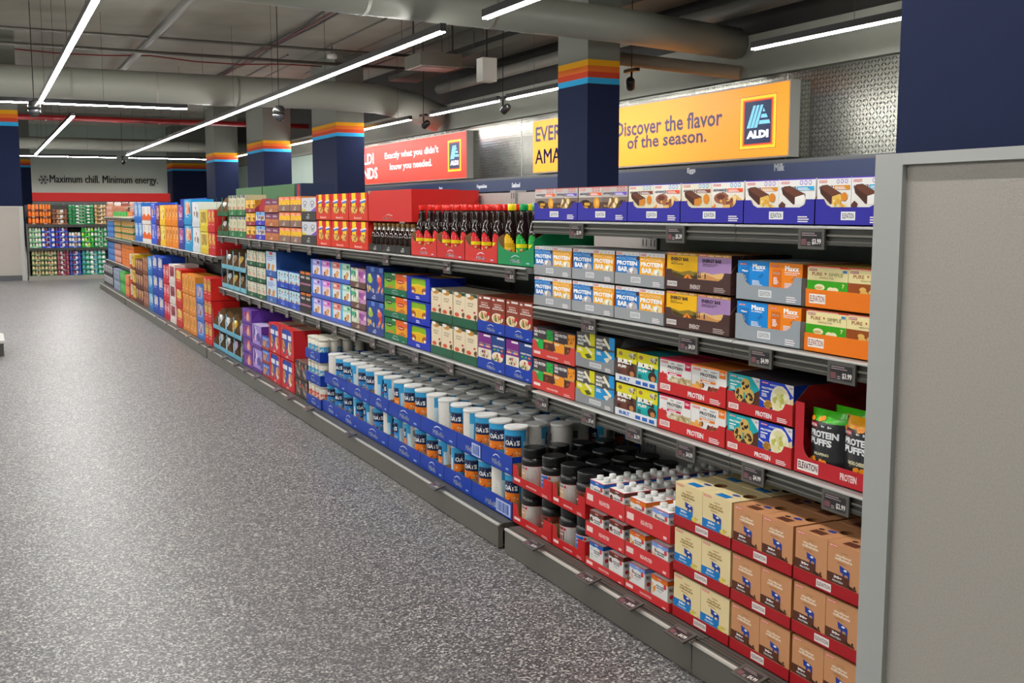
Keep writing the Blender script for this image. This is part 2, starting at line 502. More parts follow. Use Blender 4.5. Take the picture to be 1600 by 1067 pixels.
spot(7.62, 16.18, 'black spotlight between two strip lights above the near sign gap')
spot(7.62, 12.3, 'black spotlight beside the nearest striped column and orange sign', -.6)
spot(7.62, 19.7, 'black spotlight at the end of the strip above the red sign')
spot(7.62, 24.6, 'black spotlight beside the second striped column')
spot(4.35, 39.1, 'small black spotlight between the crosswise strips before the slogan wall')

# ------------------------------------------------------------------ freezer runs along the walls
def cabinet(x, y0, y1, label, band, words, bandz=(1.63, 1.83)):
    r = empty('display_freezer', (x, (y0+y1)/2, 0), label, 'freezer', 'upright freezers along the walls')
    L = y1-y0
    MB().box(.06, -L/2, .0, 8.98-x, L/2, 1.88, '#5a5e62').build('body', METL, r)
    hd = MB().box(-.05, -L/2, bandz[0], .06, L/2, bandz[1], band)
    hd.box(-.05, -L/2, bandz[1], .3, L/2, bandz[1]+.02, '#55565a')
    for wd, (py, pz) in words:
        wl = .075*len(wd)*.62
        art(hd, flat((-.05, py-(y0+y1)/2+wl/2, pz), (0,-1,0), (0,0,1), (-1,0,0), wl, .085), [('t', wd, 0, 0, 1, 1, '#dfe3ea', .05)], 3)
    hd.build('header', METL, r)
    n = max(1, int(L/.78)); dw = L/n
    for i in range(n):
        a = -L/2+dw*i
        f = MB().box(.02, a+.01, .3, .058, a+.05, 1.6, '#b8bcbc').box(.02, a+dw-.05, .3, .058, a+dw-.01, 1.6, '#b8bcbc').box(.02, a+.05, 1.56, .058, a+dw-.05, 1.6, '#c4c8c8').box(.02, a+.05, .3, .058, a+dw-.05, .34, '#b8bcbc')
        f = f.build('door', METL, r)
        MB().box(.03, a+.05, .34, .05, a+dw-.05, 1.56, '#1c2024').build('pane', GLSS, f)
        MB().box(0, a+dw-.09, .8, .02, a+dw-.07, 1.2, '#9a9c9c').build('handle', STEL, f)
cabinet(8.35, 4.0, 27.5, 'upright freezer run under the orange and red signs', '#22345c',
        [('Eggs', (8.300, 11.910, 1.757)[1:]), ('Milk', (8.300, 10.163, 1.745)[1:]), ('Vegetables', (8.300, 18.544, 1.684)[1:]), ('Seafood', (8.300, 17.105, 1.686)[1:]), ('Pork', (8.300, 20.531, 1.687)[1:])])
cabinet(8.35, 30.0, 44.6, 'distant freezer run, header coloured as a dull red-purple reflection', '#8a3c62', [], (1.60, 1.95))  # magenta header colour has a red-purple reflection painted into it
# far wall freezers with the red header
r = empty('wall_freezer', (1.5, 45.6, 0), 'far freezer run with bright red header under the slogan', 'freezer')
MB().box(-8, 0, 0, 5.3, .78, 1.66, '#8fa3a0').build('body', METL, r)
MB().box(-8, -.08, 1.655, 5.3, .0, 1.975, '#f0302c').build('header', signmat('lit_header_red', .3), r)
MB().box(-8, .3, 1.665, 5.3, .36, 1.69, '#ffffff').build('added_uplight', emis('added_uplight_glow', (1, .98, .95, 1), 11), r)  # unseen uplight behind the header, added to brighten the slogan wall
for i in range(17):
    x = -8+.78*i
    f = MB().box(x, -.03, .2, x+.04, 0, 1.62, '#d0d6d4').box(x+.74, -.03, .2, x+.78, 0, 1.62, '#d0d6d4').box(x+.04, -.03, 1.58, x+.74, 0, 1.62, '#d0d6d4').build('door', METL, r)
    MB().box(x+.04, -.02, .2, x+.74, -.01, 1.58, '#a9c8c0').build('pane', GLSS, f)

# slogan on the far wall
mb = MB()
sa, sb = (2.452, 46.390, 2.257), (6.481, 46.390, 2.296)
zt, zb = (4.385, 46.390, 2.701)[2], (4.367, 46.390, 2.276)[2]
sw = sb[0]-sa[0]
art(mb, flat((0, 0, 0), (1,0,0), (0,0,1), (0,-1,0), sw, zt-zb), [('t', 'Maximum chill. Minimum energy.', 0, 0, 1, .92, '#3c4650', .025)], 3)
wl = empty('wall_lettering', (sa[0], 46.39, zb), 'dark slogan lettering with a snowflake on the far grey wall', 'sign')
mb.build('slogan', MATT, wl)
mb = MB()
for k in range(6):
    a = k*math.pi/3
    cx, cz = -.22, .2
    d, q = (math.cos(a), math.sin(a)), (-math.sin(a), math.cos(a))
    def bar(p0, p1, hw):
        dx, dz = p1[0]-p0[0], p1[1]-p0[1]; L = math.hypot(dx, dz); nx, nz = -dz/L*hw, dx/L*hw
        mb.add([(p0[0]+nx, -.001, p0[1]+nz), (p1[0]+nx, -.001, p1[1]+nz), (p1[0]-nx, -.001, p1[1]-nz), (p0[0]-nx, -.001, p0[1]-nz)], [[3,2,1,0]], '#3c4650')
    bar((cx, cz), (cx+d[0]*.19, cz+d[1]*.19), .013)
    for s in (-1, 1):
        bar((cx+d[0]*.11, cz+d[1]*.11), (cx+d[0]*.16+q[0]*.055*s, cz+d[1]*.16+q[1]*.055*s), .011)
mb.build('snowflake', MATT, wl)

# ------------------------------------------------------------------ hanging light-box signs on the chequer plate wall
SIGNM = signmat('backlit_sign_face', .7)
def emblem(mb, y, z, w, h, X):
    fr = flat((X, y+w/2, z), (0,-1,0), (0,0,1), (-1,0,0), w, h)
    it = [('r', 0, 0, 1, 1, '#1c2440'), ('r', .012, .01, .976, .98, '#ffd21c'), ('r', .07, .055, .86, .89, '#f8a01c'), ('r', .1, .075, .8, .85, '#e03c1c'), ('r', .135, .1, .73, .8, '#16284e')]
    for k in range(3):      # slanted stripes
        x = .2+.1*k
        it.append(('p', [(x, .4), (x+.085, .4), (x+.245, .82), (x+.175, .82)], '#7fd0ea'))
    for k in range(3):
        zz = .46+.115*k
        it.append(('p', [(.53+.05*k, zz), (.84-.07*k, zz), (.81-.08*k, zz+.07), (.555+.05*k, zz+.07)], '#7fd0ea'))
    it.append(('t', 'ALDI', .2, .2, .6, .15, '#ffffff', .07))
    art(mb, fr, it, 6)
def signbox(label, y0, y1, z0, z1, face, items, X=8.84):
    r = empty('light_box_sign', (X, (y0+y1)/2, z0), label, 'sign')
    L, H = y1-y0, z1-z0
    MB().box(.01, -L/2-.02, -.02, 9.0-X-.002, L/2+.02, H+.02, '#a8a8a2').build('frame', METL, r)
    mb = MB().box(0, -L/2, 0, .01, L/2, H, face)
    for it in items:
        s, ya, yb, za, zb, col = it
        art(mb, flat((0, yb-(y0+y1)/2, za-z0), (0,-1,0), (0,0,1), (-1,0,0), yb-ya, zb-za), [('t', s, 0, 0, 1, 1, col, .024)], 3)
    return r, mb
Xs = 8.84
def yz(px, py): return px, py
o0, o1 = (8.840, 10.684, 1.962), (8.840, 17.522, 2.882)
oT, oB = (8.840, 10.724, 2.844)[2], (8.840, 10.684, 1.962)[2]
r, mb = signbox('long orange light box sign behind the nearest striped column', o0[1], o1[1], oB, oT, '#ff9c1c',
    [('Discover the flavor', (8.840, 12.000, 2.536)[1], (8.840, 14.709, 2.551)[1], (8.840, 11.995, 2.403)[2], (8.840, 12.002, 2.610)[2]+.02, '#3a3050'),
     ('of the season.', (8.840, 12.345, 2.266)[1], (8.840, 14.368, 2.290)[1], (8.840, 12.343, 2.207)[2], (8.840, 12.348, 2.368)[2]+.03, '#3a3050'),
     ('EVERYDAY', (8.840, 15.336, 2.542)[1], (8.840, 17.421, 2.676)[1], (8.840, 17.420, 2.487)[2], (8.840, 17.422, 2.742)[2], '#2a2c50'),
     ('AMAZING', (8.840, 15.432, 2.196)[1], (8.840, 17.444, 2.289)[1], (8.840, 17.418, 2.099)[2], (8.840, 17.419, 2.354)[2], '#2a2c50')])
e0, e1 = (8.840, 10.905, 2.375), (8.840, 11.629, 2.427)
yc = (o0[1]+o1[1])/2
emblem(mb, (e0[1]+e1[1])/2-yc, (8.840, 10.891, 2.065)[2]-oB, e1[1]-e0[1], (8.840, 10.920, 2.723)[2]-(8.840, 10.891, 2.065)[2], 0)
mb.build('face', SIGNM, r)
r0, r1 = (8.840, 20.522, 1.960), (8.840, 28.604, 3.055)
rT, rB = (8.840, 20.511, 2.873)[2], (8.840, 20.522, 1.960)[2]
r, mb = signbox('red light box sign between the two nearest striped columns', r0[1], r1[1]+1.2, rB, rT, '#ee3a26',
    [("Exactly what you didn't", (8.840, 21.996, 2.498)[1], (8.840, 25.465, 2.658)[1], (8.840, 23.750, 2.479)[2], (8.840, 23.744, 2.679)[2], '#ffffff'),
     ('know you needed.', (8.840, 22.373, 2.243)[1], (8.840, 25.108, 2.340)[1], (8.840, 23.759, 2.206)[2], (8.840, 23.753, 2.407)[2], '#ffffff'),
     ('ALDI', (8.840, 26.289, 2.540)[1], (8.840, 27.523, 2.590)[1], (8.840, 26.293, 2.446)[2], (8.840, 26.281, 2.711)[2], '#ffffff'),
     ('FINDS', (8.840, 26.009, 2.217)[1], (8.840, 27.540, 2.264)[1], (8.840, 26.016, 2.077)[2], (8.840, 26.003, 2.357)[2], '#ffffff')])
e0, e1 = (8.840, 20.762, 2.442), (8.840, 21.478, 2.475)
emblem(mb, (e0[1]+e1[1])/2-(r0[1]+r1[1]+1.2)/2, (8.840, 21.121, 2.093)[2]-rB, e1[1]-e0[1], (8.840, 21.110, 2.743)[2]-(8.840, 21.121, 2.093)[2], 0)
mb.build('face', SIGNM, r)

# ------------------------------------------------------------------ grey end partition and its far twin, white plinth
def fabric():
    m, nt, b = principled('speckled_laminate')
    tc = nt.nodes.new('ShaderNodeTexCoord'); n = nt.nodes.new('ShaderNodeTexNoise'); n.inputs['Scale'].default_value = 240; n.inputs['Detail'].default_value = 2
    r = nt.nodes.new('ShaderNodeValToRGB'); r.color_ramp.elements[0].color = C('#9c968f'); r.color_ramp.elements[1].color = C('#b6b0a8')
    nt.links.new(tc.outputs['Object'], n.inputs['Vector']); nt.links.new(n.outputs['Fac'], r.inputs[0]); nt.links.new(r.outputs[0], b.inputs['Base Color'])
    b.inputs['Roughness'].default_value = .6
    return m
FAB = fabric()
r = empty('end_partition', (1.60, 0.9, 0), 'tall grey panelled end partition closing the near end of the shelves', 'partition')
MB().box(.012, -.7, .1, .03, .70, 1.385, '#999999').build('panel', FAB, r)
mb = MB().box(0, .695, 0, .042, .767, 1.40, '#aeafad').box(0, -.8, 1.378, .042, .695, 1.40, '#b2b3b1').box(0, -.8, 0, .042, -.7, 1.378, '#aeafad')
mb.build('frame', METL, r)
MB().box(.004, -.7, 0, .034, .695, .1, '#4c4b4a').build('baseboard', METL, r)
r = empty('end_partition', (-0.3, 22.3, 0), 'far grey panel wall with dark baseboard beside the jar shelves', 'partition')
MB().box(-1.2, .01, .1, .93, .03, 1.36, '#999999').build('panel', FAB, r)
MB().box(.93, 0, 0, 1.0, .2, 1.375, '#b4b5b0').box(-1.2, 0, 1.355, .93, .04, 1.375, '#b4b5b0').build('frame', METL, r)
MB().box(-1.2, .0, 0, .93, .03, .1, '#55555a').build('baseboard', METL, r)
r = empty('display_plinth', (-0.4, 11.1, 0), 'low dark plinth with white top at the picture edge', 'plinth')
MB().box(-.8, -.38, 0, .52, .36, .115, '#57564f').build('base', METL, r)
k = 8
pts = [(-.8, -.4), (.53, -.4)] + [(.38+.15*math.cos(a*math.pi/16), .23+.15*math.sin(a*math.pi/16)) for a in range(9)] + [(-.8, .38)]
MB().plate((0, 0, .14), (1,0,0), (0,1,0), (0,0,1), pts, .024, '#dcdcd8').build('top', METL, r)

# ------------------------------------------------------------------ the long gondola
XB, XL, XS = 2.38, 1.84, 1.725          # spine, shelf lip, kick plate
DARK, GREY = '#55534d', '#a6a4a0'
def board(y0, y1, z, r, depth=None, lip=True, near=False):
    d = depth or (XB-.012-XL)
    mb = MB()
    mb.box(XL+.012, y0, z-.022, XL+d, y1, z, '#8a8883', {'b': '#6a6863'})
    o = mb.build('shelf', METL, r)
    # lip: bright nosing over a ribbed dark ticket channel
    prof = [(.012, 0), (.002, 0), (-.002, -.003), (-.002, -.006), (.004, -.008), (.004, -.018), (.001, -.020), (.001, -.025), (.004, -.027), (.004, -.036), (.0, -.038), (.0, -.046), (.012, -.046)]
    k = len(prof)
    P = [(XL+a, y0, z+b) for a, b in prof] + [(XL+a, y1, z+b) for a, b in prof]
    cols = ['#a8a8a4', '#b0b0ac', '#b0b0ac', '#5c5a54', '#34322d', '#34322d', '#6c6a62', '#34322d', '#34322d', '#55534c', '#403e38', '#403e38', '#34322d']
    m2 = MB().add(P, [[i, (i+1) % k, k+(i+1) % k, k+i] for i in range(k)] + [list(range(k))[::-1], list(range(k, 2*k))], cols+['#77756e', '#77756e'])
    m2.build('ticket_channel', METL, o)
    for y in (y0+.012, y1-.016):
        MB().plate((XL+.03, y, z-.022), (1,0,0), (0,0,1), (0,-1,0), [(0,0),(d-.04,0),(d-.04,-.05),(.1,-.008)], .003, '#7c7a74').build('bracket', METL, o)
    return o

def spine(y0, y1, ztop, r, n):
    L = (y1-y0)/n
    for i in range(n):
        a = y0+L*i
        MB().box(XB, a+.03, .1, XB+.02, a+L-.03, ztop, '#b0aeaa').build('back_panel', METL, r)
    for i in range(n+1):
        a = y0+L*i
        mb = MB().box(XB-.012, a-.028, 0, XB+.05, a+.028, ztop+.01, '#a4a3a0')
        z = .15
        while z < ztop:
            for dy in (-.016, .009):
                mb.box(XB-.0126, a+dy, z, XB-.012, a+dy+.006, z+.028, '#2c2b2a')
            z += .05
        mb.build('upright', METL, r)

def base(y0, y1, r, n):
    L = (y1-y0)/n
    for i in range(n):
        a, b = y0+L*i, y0+L*(i+1)
        MB().box(XS, a+.001, 0.004, XS+.02, b-.001, .09, '#6d6a62', {'-x': '#5d5a52'}).box(XS-.002, a+.001, .09, XS+.008, b-.001, .097, '#c9c6be').box(XS+.008, a+.001, .085, XS+.02, b-.001, .0955, '#55534c').build('kick_plate', METL, r)
        mb = MB()
        mb.box(XS+.02, a+.001, .07, XB-.012, b-.001, .0985, '#4f4d48')
        for q in range(3):
            mb.box(XS+.02+.013*q, a+.001, .0985, XS+.023+.013*q, b-.001, .1, '#44423c')
        mb.build('base_deck', METL, r)
    MB().box(XS+.004, y0, 0, XS+.03, y1, .004, '#1c1b1a').build('floor_seal', MATT, r)

def run(label, y0, y1, n, levels, ztop):
    r = empty('gondola_shelving', (0, 0, 0), label, 'shelving', 'grey gondola shelving down the aisle')
    spine(y0, y1, ztop, r, n)
    base(y0, y1, r, n)
    L = (y1-y0)/n
    for z in levels:
        for i in range(n):
            board(y0+L*i+.001, y0+L*(i+1)-.001, z, r)
    return r
# near run: two bays, the nearest cut short by the partition
rn = run('near run of grey shelving with three shelves over a base, beside the partition', 2.430, 3.650, 1, (1.253, .936, .617), 1.38)
base(1.77, 2.428, rn, 1); spine(1.77, 2.372, 1.38, rn, 1)
for z in (1.253, .936, .617): board(1.77, 2.428, z, rn)
run('middle run of grey shelving with two shelves over a base', 3.708, 9.75, 5, (1.075, .628), 1.38)
run('far run of grey shelving with one shelf over a tall base display', 9.808, 15.83, 5, (.888,), 1.36)
run('last run of grey shelving with low closely set shelves at the far end', 15.89, 19.5, 3, (1.19, .86, .49), 1.36)
# rear side of the gondola: green cartons standing on its top shelf
rr = empty('gondola_shelving', (0, 0, 0), 'rear side of the gondola seen only through the long green cartons on top', 'shelving')
MB().box(XB+.055, 3.8, 1.30, XB+.45, 15.5, 1.325, '#8a8883').build('shelf', METL, rr)
MB().box(XB+.055, 2.0, 0, XB+.5, 19.5, .1, '#6f6d68').build('base_deck', METL, rr)
for y in (4, 7, 10, 13, 15.4):
    MB().plate((XB+.06, y, 1.30), (1,0,0), (0,0,1), (0,-1,0), [(0,0),(.36,0),(.36,-.04),(0,-.12)], .004, '#7c7a74').build('bracket', METL, rr)
for (ya, yb, c, lab) in ((9.55, 10.75, '#4f7a4c', 'long green carton lying behind the top shelf, nearer the dark column'), (10.8, 12.0, '#5c8258', 'long green carton lying behind the top shelf, farther one')):
    mb = MB().box(0, -(yb-ya)/2, 0, .3, (yb-ya)/2, .2, c, {'t': '#6a8a5c'})
    mb.box(-.001, -.04, .02, 0, .02, .1, '#2c4a2c')
    tag(mb.build('carton', CARD, None, (XB+.1, (ya+yb)/2, 1.325)), lab, 'box', 'long green cartons on the rear top shelf')
mb = MB().box(0, -.09, 0, .3, .09, .2, '#26304e').box(-.001, -.05, 0.01, 0, .03, .19, '#b82028')
tag(mb.build('carton', CARD, None, (XB+.1, 9.42, 1.325)), 'small navy and red carton end beside the long green cartons', 'box')

def price_tag(px_y, z, price, label, X=XL-.004, w=.075, h=.05, lay=False):
    mb = MB()
    mb.box(0, -w/2, -h, .006, w/2, 0, '#4c4a46', {'-x': '#57544f'})
    it = [('r', .1, .14, .8, .72, '#262024'), ('l', 3, 2, .14, .66, .7, .2, '#9a8a8c'), ('r', .12, .2, .2, .3, '#7a4a50'), ('l', 5, 2, .36, .2, .14, .2, '#a89a9c')]
    if price: it.append(('t', price, .54, .22, .34, .3, '#e8e4e0', .03))
    art(mb, flat((0, w/2, -h), (0,-1,0), (0,0,1), (-1,0,0), w, h), it)
    o = mb.build('price_tag', PLAS, None, (X-.003, px_y, z))
    if lay:
        o.rotation_euler = (0, math.radians(74), 0)
    return tag(o, uniq(label), 'price tag', 'dark electronic price tags on the shelf edges')

# ------------------------------------------------------------------ package artwork
CH, CH2, CR, CARA, NUT, GOLD = '#4a2418', '#2c140e', '#efe2c4', '#e08a2a', '#d8a860', '#f0c23a'
D = {}
NAMES = {'bar_carton': 'advA advB advC advD advE advF funB funY enY enP mxB mxO psG psB hpG hpO gyY gyB mlR mlO ebT ebN barbl barwh barbk', 'puff_carton': 'blB blT',
         'cookie_carton': 'cookie fYel fOra fPur fCrim fWhR fYR sOra', 'wafer_carton': 'wafP wafM wafR wafG fViol fSky', 'cracker_carton': 'crisp yelbox tgreen torange ygreen fBlue',
         'oatmeal_carton': 'oatflax brsug fruitcr variety', 'biscuit_carton': 'fMar fRed fChoc fTan fCob fCyan', 'cereal_carton': 'fAmb granola', 'raisin_carton': 'violet lilac',
         'snack_carton': 'snackO snackV fishN fishR clusG clusP sOrR sGry sBlk fBBl fRY', 'snack_pack': 'sTan sBlu sRose crispb toastr'}
def des(key, desc, bg, items, side=None, top=None, topitems=None, name='carton', cat='box'):
    for n_, ks in NAMES.items():
        if key in ks.split(): name = n_
    D[key] = dict(desc=desc, bg=bg, items=items, side=side or bg, top=top or side or bg, topitems=topitems or [], name=name, cat=cat)

def chocbar(x, y, s, inner, dark=CH, hi='#6b3a28'):
    return [('p', [(x, y+.26*s), (x+.05*s, y+.36*s), (x+.22*s, y+.38*s), (x+.62*s, y+.12*s), (x+.6*s, y-.05*s), (x+.32*s, y-.2*s), (x+.03*s, y+.12*s)], dark),
            ('p', [(x+.04*s, y+.33*s), (x+.22*s, y+.37*s), (x+.6*s, y+.12*s), (x+.36*s, y+.04*s), (x+.08*s, y+.24*s)], hi),
            ('p', [(x+.36*s, y+.03*s), (x+.6*s, y+.11*s), (x+.63*s, y-.06*s), (x+.55*s, y-.2*s), (x+.36*s, y-.2*s)], inner)]

def adv(bgt, bgb, tagc, dot, pics, topc):
    return ([('r', 0, .55, 1, .45, bgt), ('r', 0, .0, 1, .34, bgb), ('r', 0, .965, 1, .035, topc)] + logo(.05, .84, .24, .075, '#d8564e') +
            [('e', .62+.12*i, .87, .045, None, dot) for i in range(3)] + [('e', .62+.12*i, .87, .028, None, bgt) for i in range(3)] +
            [('t', 'ADVANCE', .05, .66, .43, .09, '#2b2450', .04), ('t', 'BAR', .33, .615, .14, .032, '#2b2450'), ('r', .5, .62, .47, .13, tagc),
             ('l', 3, 2, .53, .64, .4, .09, '#ffffff')] + pics)
des('advA', 'dark bar carton with orange tag', '#8b7a70', adv('#cfc8c4', '#5a4238', '#f0641e', '#d8564e',
    [('e', .3, .25, .25, .2, CH2), ('e', .78, .3, .13, None, '#e39a2c'), ('e', .8, .33, .07, None, '#f2b94c'), ('r', .26, .2, .24, .12, '#e0a832'), ('r', .2, .05, .22, .12, '#d89a2a')], '#b9483f'))
des('advB', 'dark bar carton with purple tag', '#7c6a60', adv('#c4bcb8', '#54392f', '#7456c8', '#d8564e',
    [('p', [(.45,.55),(.62,.56),(.7,.45),(.55,.1),(.3,.05),(.22,.15)], '#b8934e'), ('b', 11, 16, .3, .1, .3, .4, .05, ['#e6cf9a','#8a5a2c','#f0e2b8']),
     ('b', 12, 6, .72, .2, .2, .2, .04, [CH2,'#6b2c3a']), ('b', 13, 4, .06, .1, .16, .12, .04, ['#c8a060'])], '#b9483f'))
des('advC', 'cream bar carton with brown tag', '#e9e2c8', adv('#f0ead6', '#e2dab8', '#8c3c30', '#6db4e0',
    chocbar(.1, .36, .95, '#d88a2a') + [('e', .84, .4, .1, None, CARA), ('b', 14, 5, .05, .12, .16, .2, .06, [CARA, '#c87428'])], '#4a3cb8'))
des('advD', 'white cookie bar carton with orange-red tag', '#f0e8dc', adv('#f6f1ea', '#eadcc8', '#f05a28', '#6db4e0',
    [('e', .32, .42, .24, .2, '#9a5a44'), ('e', .3, .46, .13, .1, '#6b3426'), ('p', [(.4,.25),(.75,.55),(.98,.35),(.7,.02),(.35,.05)], '#e8c07a'),
     ('b', 15, 16, .25, .05, .6, .4, .05, ['#8a4a34','#e8b860','#f2d49a','#b06a3a']), ('b', 16, 5, .05, .06, .14, .16, .06, [CARA])], '#4a3cb8'))
des('advE', 'white caramel nut bar carton with gold tag', '#efece8', adv('#f2efec', '#efe9e2', '#dc9128', '#a98fd8',
    chocbar(.08, .38, 1.05, '#ecc05a') + [('b', 17, 14, .5, .08, .34, .2, .04, ['#f2d67a','#e2a83a','#fff0c0']), ('e', .82, .4, .09, None, CARA), ('p', [(.02,.2),(.1,.26),(.18,.2),(.16,.02),(.04,.03)], CARA)], '#5a2fc0'))
des('advF', 'white coconut bar carton with sky blue tag', '#f0eeec', adv('#f4f2f0', '#efebe6', '#2fb0e2', '#a98fd8',
    chocbar(.08, .38, 1.05, '#f6f4f0') + [('p', [(.0,.16),(.1,.28),(.2,.18),(.16,.03),(.02,.04)], '#5a3024'), ('b', 18, 5, .74, .12, .2, .25, .05, ['#8a6a5c','#f8f8f4'])], '#5a2fc0'))

def fun(c, word, corner, inner):
    return ([('r', 0, .84, 1, .16, '#f0eeee')] + logo(.04, .87, .22, .08) + [('l', 4+i, 2, .38+.16*i, .885, .09, .06, '#b8aab0') for i in range(4)] +
            [('p', [(0,.84),(.3,.84),(.36,.87),(.42,.84),(1,.84),(1,.8),(0,.8)], c), ('e', .96, .75, .09, .09, corner),
             ('t', 'FUNCTIONAL', .16, .65, .74, .13, word, .01), ('r', .04, .69, .1, .06, word),
             ('t', 'PROTEIN', .05, .42, .86, .19, '#ffffff', .05), ('t', 'BAR', .1, .14, .42, .22, '#ffffff', .05),
             ('p', [(.5,.2),(.72,.4),(.92,.3),(.95,.1),(.6,.0),(.48,.08)], inner), ('b', 21, 8, .55, .04, .3, .28, .05, [inner, '#ffffff', '#a89c98'])])
des('funB', 'blue-and-white protein bar carton', '#1279cf', fun('#1279cf', '#8cc4f0', '#4a1f1c', '#b9b4bc'), top='#e8e6e6', side='#0f66b0')
des('funY', 'yellow-and-white protein bar carton', '#fbb21c', fun('#fbb21c', '#ffe0a0', '#f3a02a', '#f0dca0') + [('p', [(.92,0),(1,0),(1,.7),(.95,.4)], '#d8641a')], top='#e8e6e6', side='#d05a1c')

def energy(bg, name, lines, hill, hill2):
    return ([('r', 0, .9, 1, .1, '#c08838')] + logo(.05, .92, .22, .06) + [('t', t, .32+.22*i, .925, .16, .045, '#fff4d8', .03) for i, t in enumerate(('Go Better', '10g', 'NON-GMO'))] +
            [('t', 'ENERGY BAR', .14, .7, .58, .13, '#2c1a2e', .04)] + [('t', t, .14, .62-.06*i, .05*len(t)*.62, .042, '#2c1a2e', .02) for i, t in enumerate(lines)] +
            [('p', [(0,.28),(.2,.34),(.45,.28),(.75,.36),(1,.3),(1,0),(0,0)], hill), ('p', [(0,.2),(.3,.26),(.6,.14),(1,.2),(1,0),(0,0)], hill2)])
pines = [('p', [(x-.02, .12), (x+.02, .12), (x, .4)], '#2c1a22') for x in (.03, .08, .93, .98)]
des('enY', 'yellow energy bar carton with camp scene', '#f7bd08', energy('#f7bd08', '', ['CRUNCHY', 'PEANUT BUTTER'], '#8a7424', '#4a3c18') + pines + [('p', [(.55,.06),(.85,.06),(.7,.24)], '#f58a1a'), ('p', [(.67,.06),(.73,.06),(.7,.18)], '#4a2c10')], side='#4a3030', top='#b98a50')
des('enP', 'lilac energy bar carton with sandy hills', '#a986b8', energy('#a986b8', '', ['WHITE CHOCOLATE', 'MACADAMIA NUT'], '#e8bc78', '#d09458') + pines + [('r', .22, .1, .03, .13, '#2c1a22'), ('e', .235, .25, .02, None, '#2c1a22')], side='#4a3030', top='#b98a50')

def maxx(c2, flav):
    return (logo(.06, .84, .22, .06) + [('t', 'Maxx', .48, .72, .42, .19, '#ffffff', .06)] + [('t', t, .48, .64-.07*i, min(.45, .04*len(t)), .045, '#ffffff', .03) for i, t in enumerate(flav)] +
            [('r', .1, .04, .28, .72, c2), ('t', 'Maxx', .14, .58, .2, .08, '#ffffff', .05), ('l', 31, 5, .14, .2, .18, .28, '#ffffff'), ('p', [(.66,.4),(.8,.58),(.84,.5),(.74,.36)], c2), ('l', 32, 4, .48, .1, .34, .2, '#e8f4ff')])
des('mxB', 'bright blue bar carton', '#0f8be0', maxx('#0b76c4', ['BLUEBERRY']), top='#a8c8e0', side='#0b6ab0')
des('mxO', 'bright orange bar carton', '#f98a12', maxx('#e26f0c', ['PEANUT BUTTER', 'CHOCOLATE']) + [('p', [(.72,.3),(.82,.36),(.92,.34),(.8,.26)], '#b8b040')], top='#f0c8a0', side='#c8580c')

def pure(c, flav):
    return ([('r', 0, .93, 1, .07, '#e0301e'), ('l', 5, 1, .04, .94, .9, .05, '#ffd8c8')] + logo(.04, .8, .2, .09, '#b9483c') + [('t', 'PURE', .12, .63, .25, .13, '#9a3412', .01), ('t', '&', .43, .63, .06, .13, '#c8301c', .06), ('t', 'SIMPLE', .54, .63, .34, .13, '#8a9a30', .0)] +
            [('t', flav, .3, .53, .36, .05, '#8a6a3c', .01), ('r', 0, 0, 1, .45, c), ('r', .88, .78, .1, .1, '#4a88c0')])
des('psG', 'cream-and-green apple bar carton', '#f5e6a8', pure('#38a80c', 'APPLE PIE') + [('e', .32, .2, .13, .12, '#f2e8bc'), ('e', .3, .18, .1, .06, '#d8b878'), ('e', .6, .12, .09, .11, '#f2e8bc'), ('e', .7, .12, .09, .11, '#f2e8bc'), ('t', '7', .87, .22, .06, .15, '#f5e6a8', .04)], top='#d8b050')
des('psB', 'cream-and-brown peanut bar carton', '#f5e6a8', pure('#9a4a10', 'PEANUT BUTTER') + [('e', .35, .24, .08, .09, '#e8b860'), ('e', .38, .1, .1, .1, '#e8b860'), ('e', .58, .16, .1, .11, '#e8b860')], top='#d8b050')

def hp(c, wave):
    return ([('r', 0, .94, 1, .06, '#4a3a40')] + [('t', 'HIGH PROTEIN', .05, .74, .56, .13, '#f4f0ee', .04), ('t', 'BAR', .05, .6, .17, .11, '#f4f0ee', .04), ('r', .66, .5, .32, .44, c)] +
            [('p', [(0,.5),(.5,.46),(.5,.0),(.12,0)], c), ('r', .0, .0, .12, .1, c), ('r', .52, 0, .44, .4, '#5c2a1c'), ('r', .52, .4, .44, .1, '#dba24a'), ('l', 41, 3, .05, .35, .3, .1, '#e8f4e0'), ('b', 42, 10, .55, .05, .36, .3, .03, ['#7a3c26','#4a2016','#a05a38']), ('b', 43, 8, .7, .52, .24, .36, .02, [wave])] + logo(.04, .9, .16, .05))
des('hpG', 'dark-and-green high protein bar carton', '#4a3b42', hp('#23b04a', '#0c7a2c'), top='#332a2e')
des('hpO', 'dark-and-orange high protein bar carton', '#4a3b42', hp('#f59a22', '#8a4a10'), top='#332a2e')
def gy(c, leaf):
    return ([('t', 'HIGH', .06, .78, .32, .1, '#f4f4f0', .05), ('t', 'PROTEIN', .06, .65, .5, .1, '#f4f4f0', .05), ('t', 'BARS', .06, .52, .32, .1, '#f4f4f0', .05), ('r', .72, .55, .28, .45, c),
             ('p', [(0,.48),(.5,.44),(1,.5),(1,0),(0,0)], c), ('p', [(.4,.88),(.5,.95),(.8,.62),(.72,.55)], '#efe8cc'), ('p', [(.45,.46),(.55,.5),(.88,.3),(.8,.2)], '#efe8cc'), ('p', [(.45,.2),(.7,.26),(.85,.12),(.6,.06)], leaf), ('l', 44, 3, .08, .3, .28, .12, '#ffffff')])
des('gyY', 'charcoal-and-yellow high protein bar carton', '#55504e', gy('#dcd614', '#4c5a1c'), top='#45403e')
des('gyB', 'charcoal-and-blue high protein bar carton', '#55504e', gy('#1f98dc', '#e8dcc8'), top='#45403e')
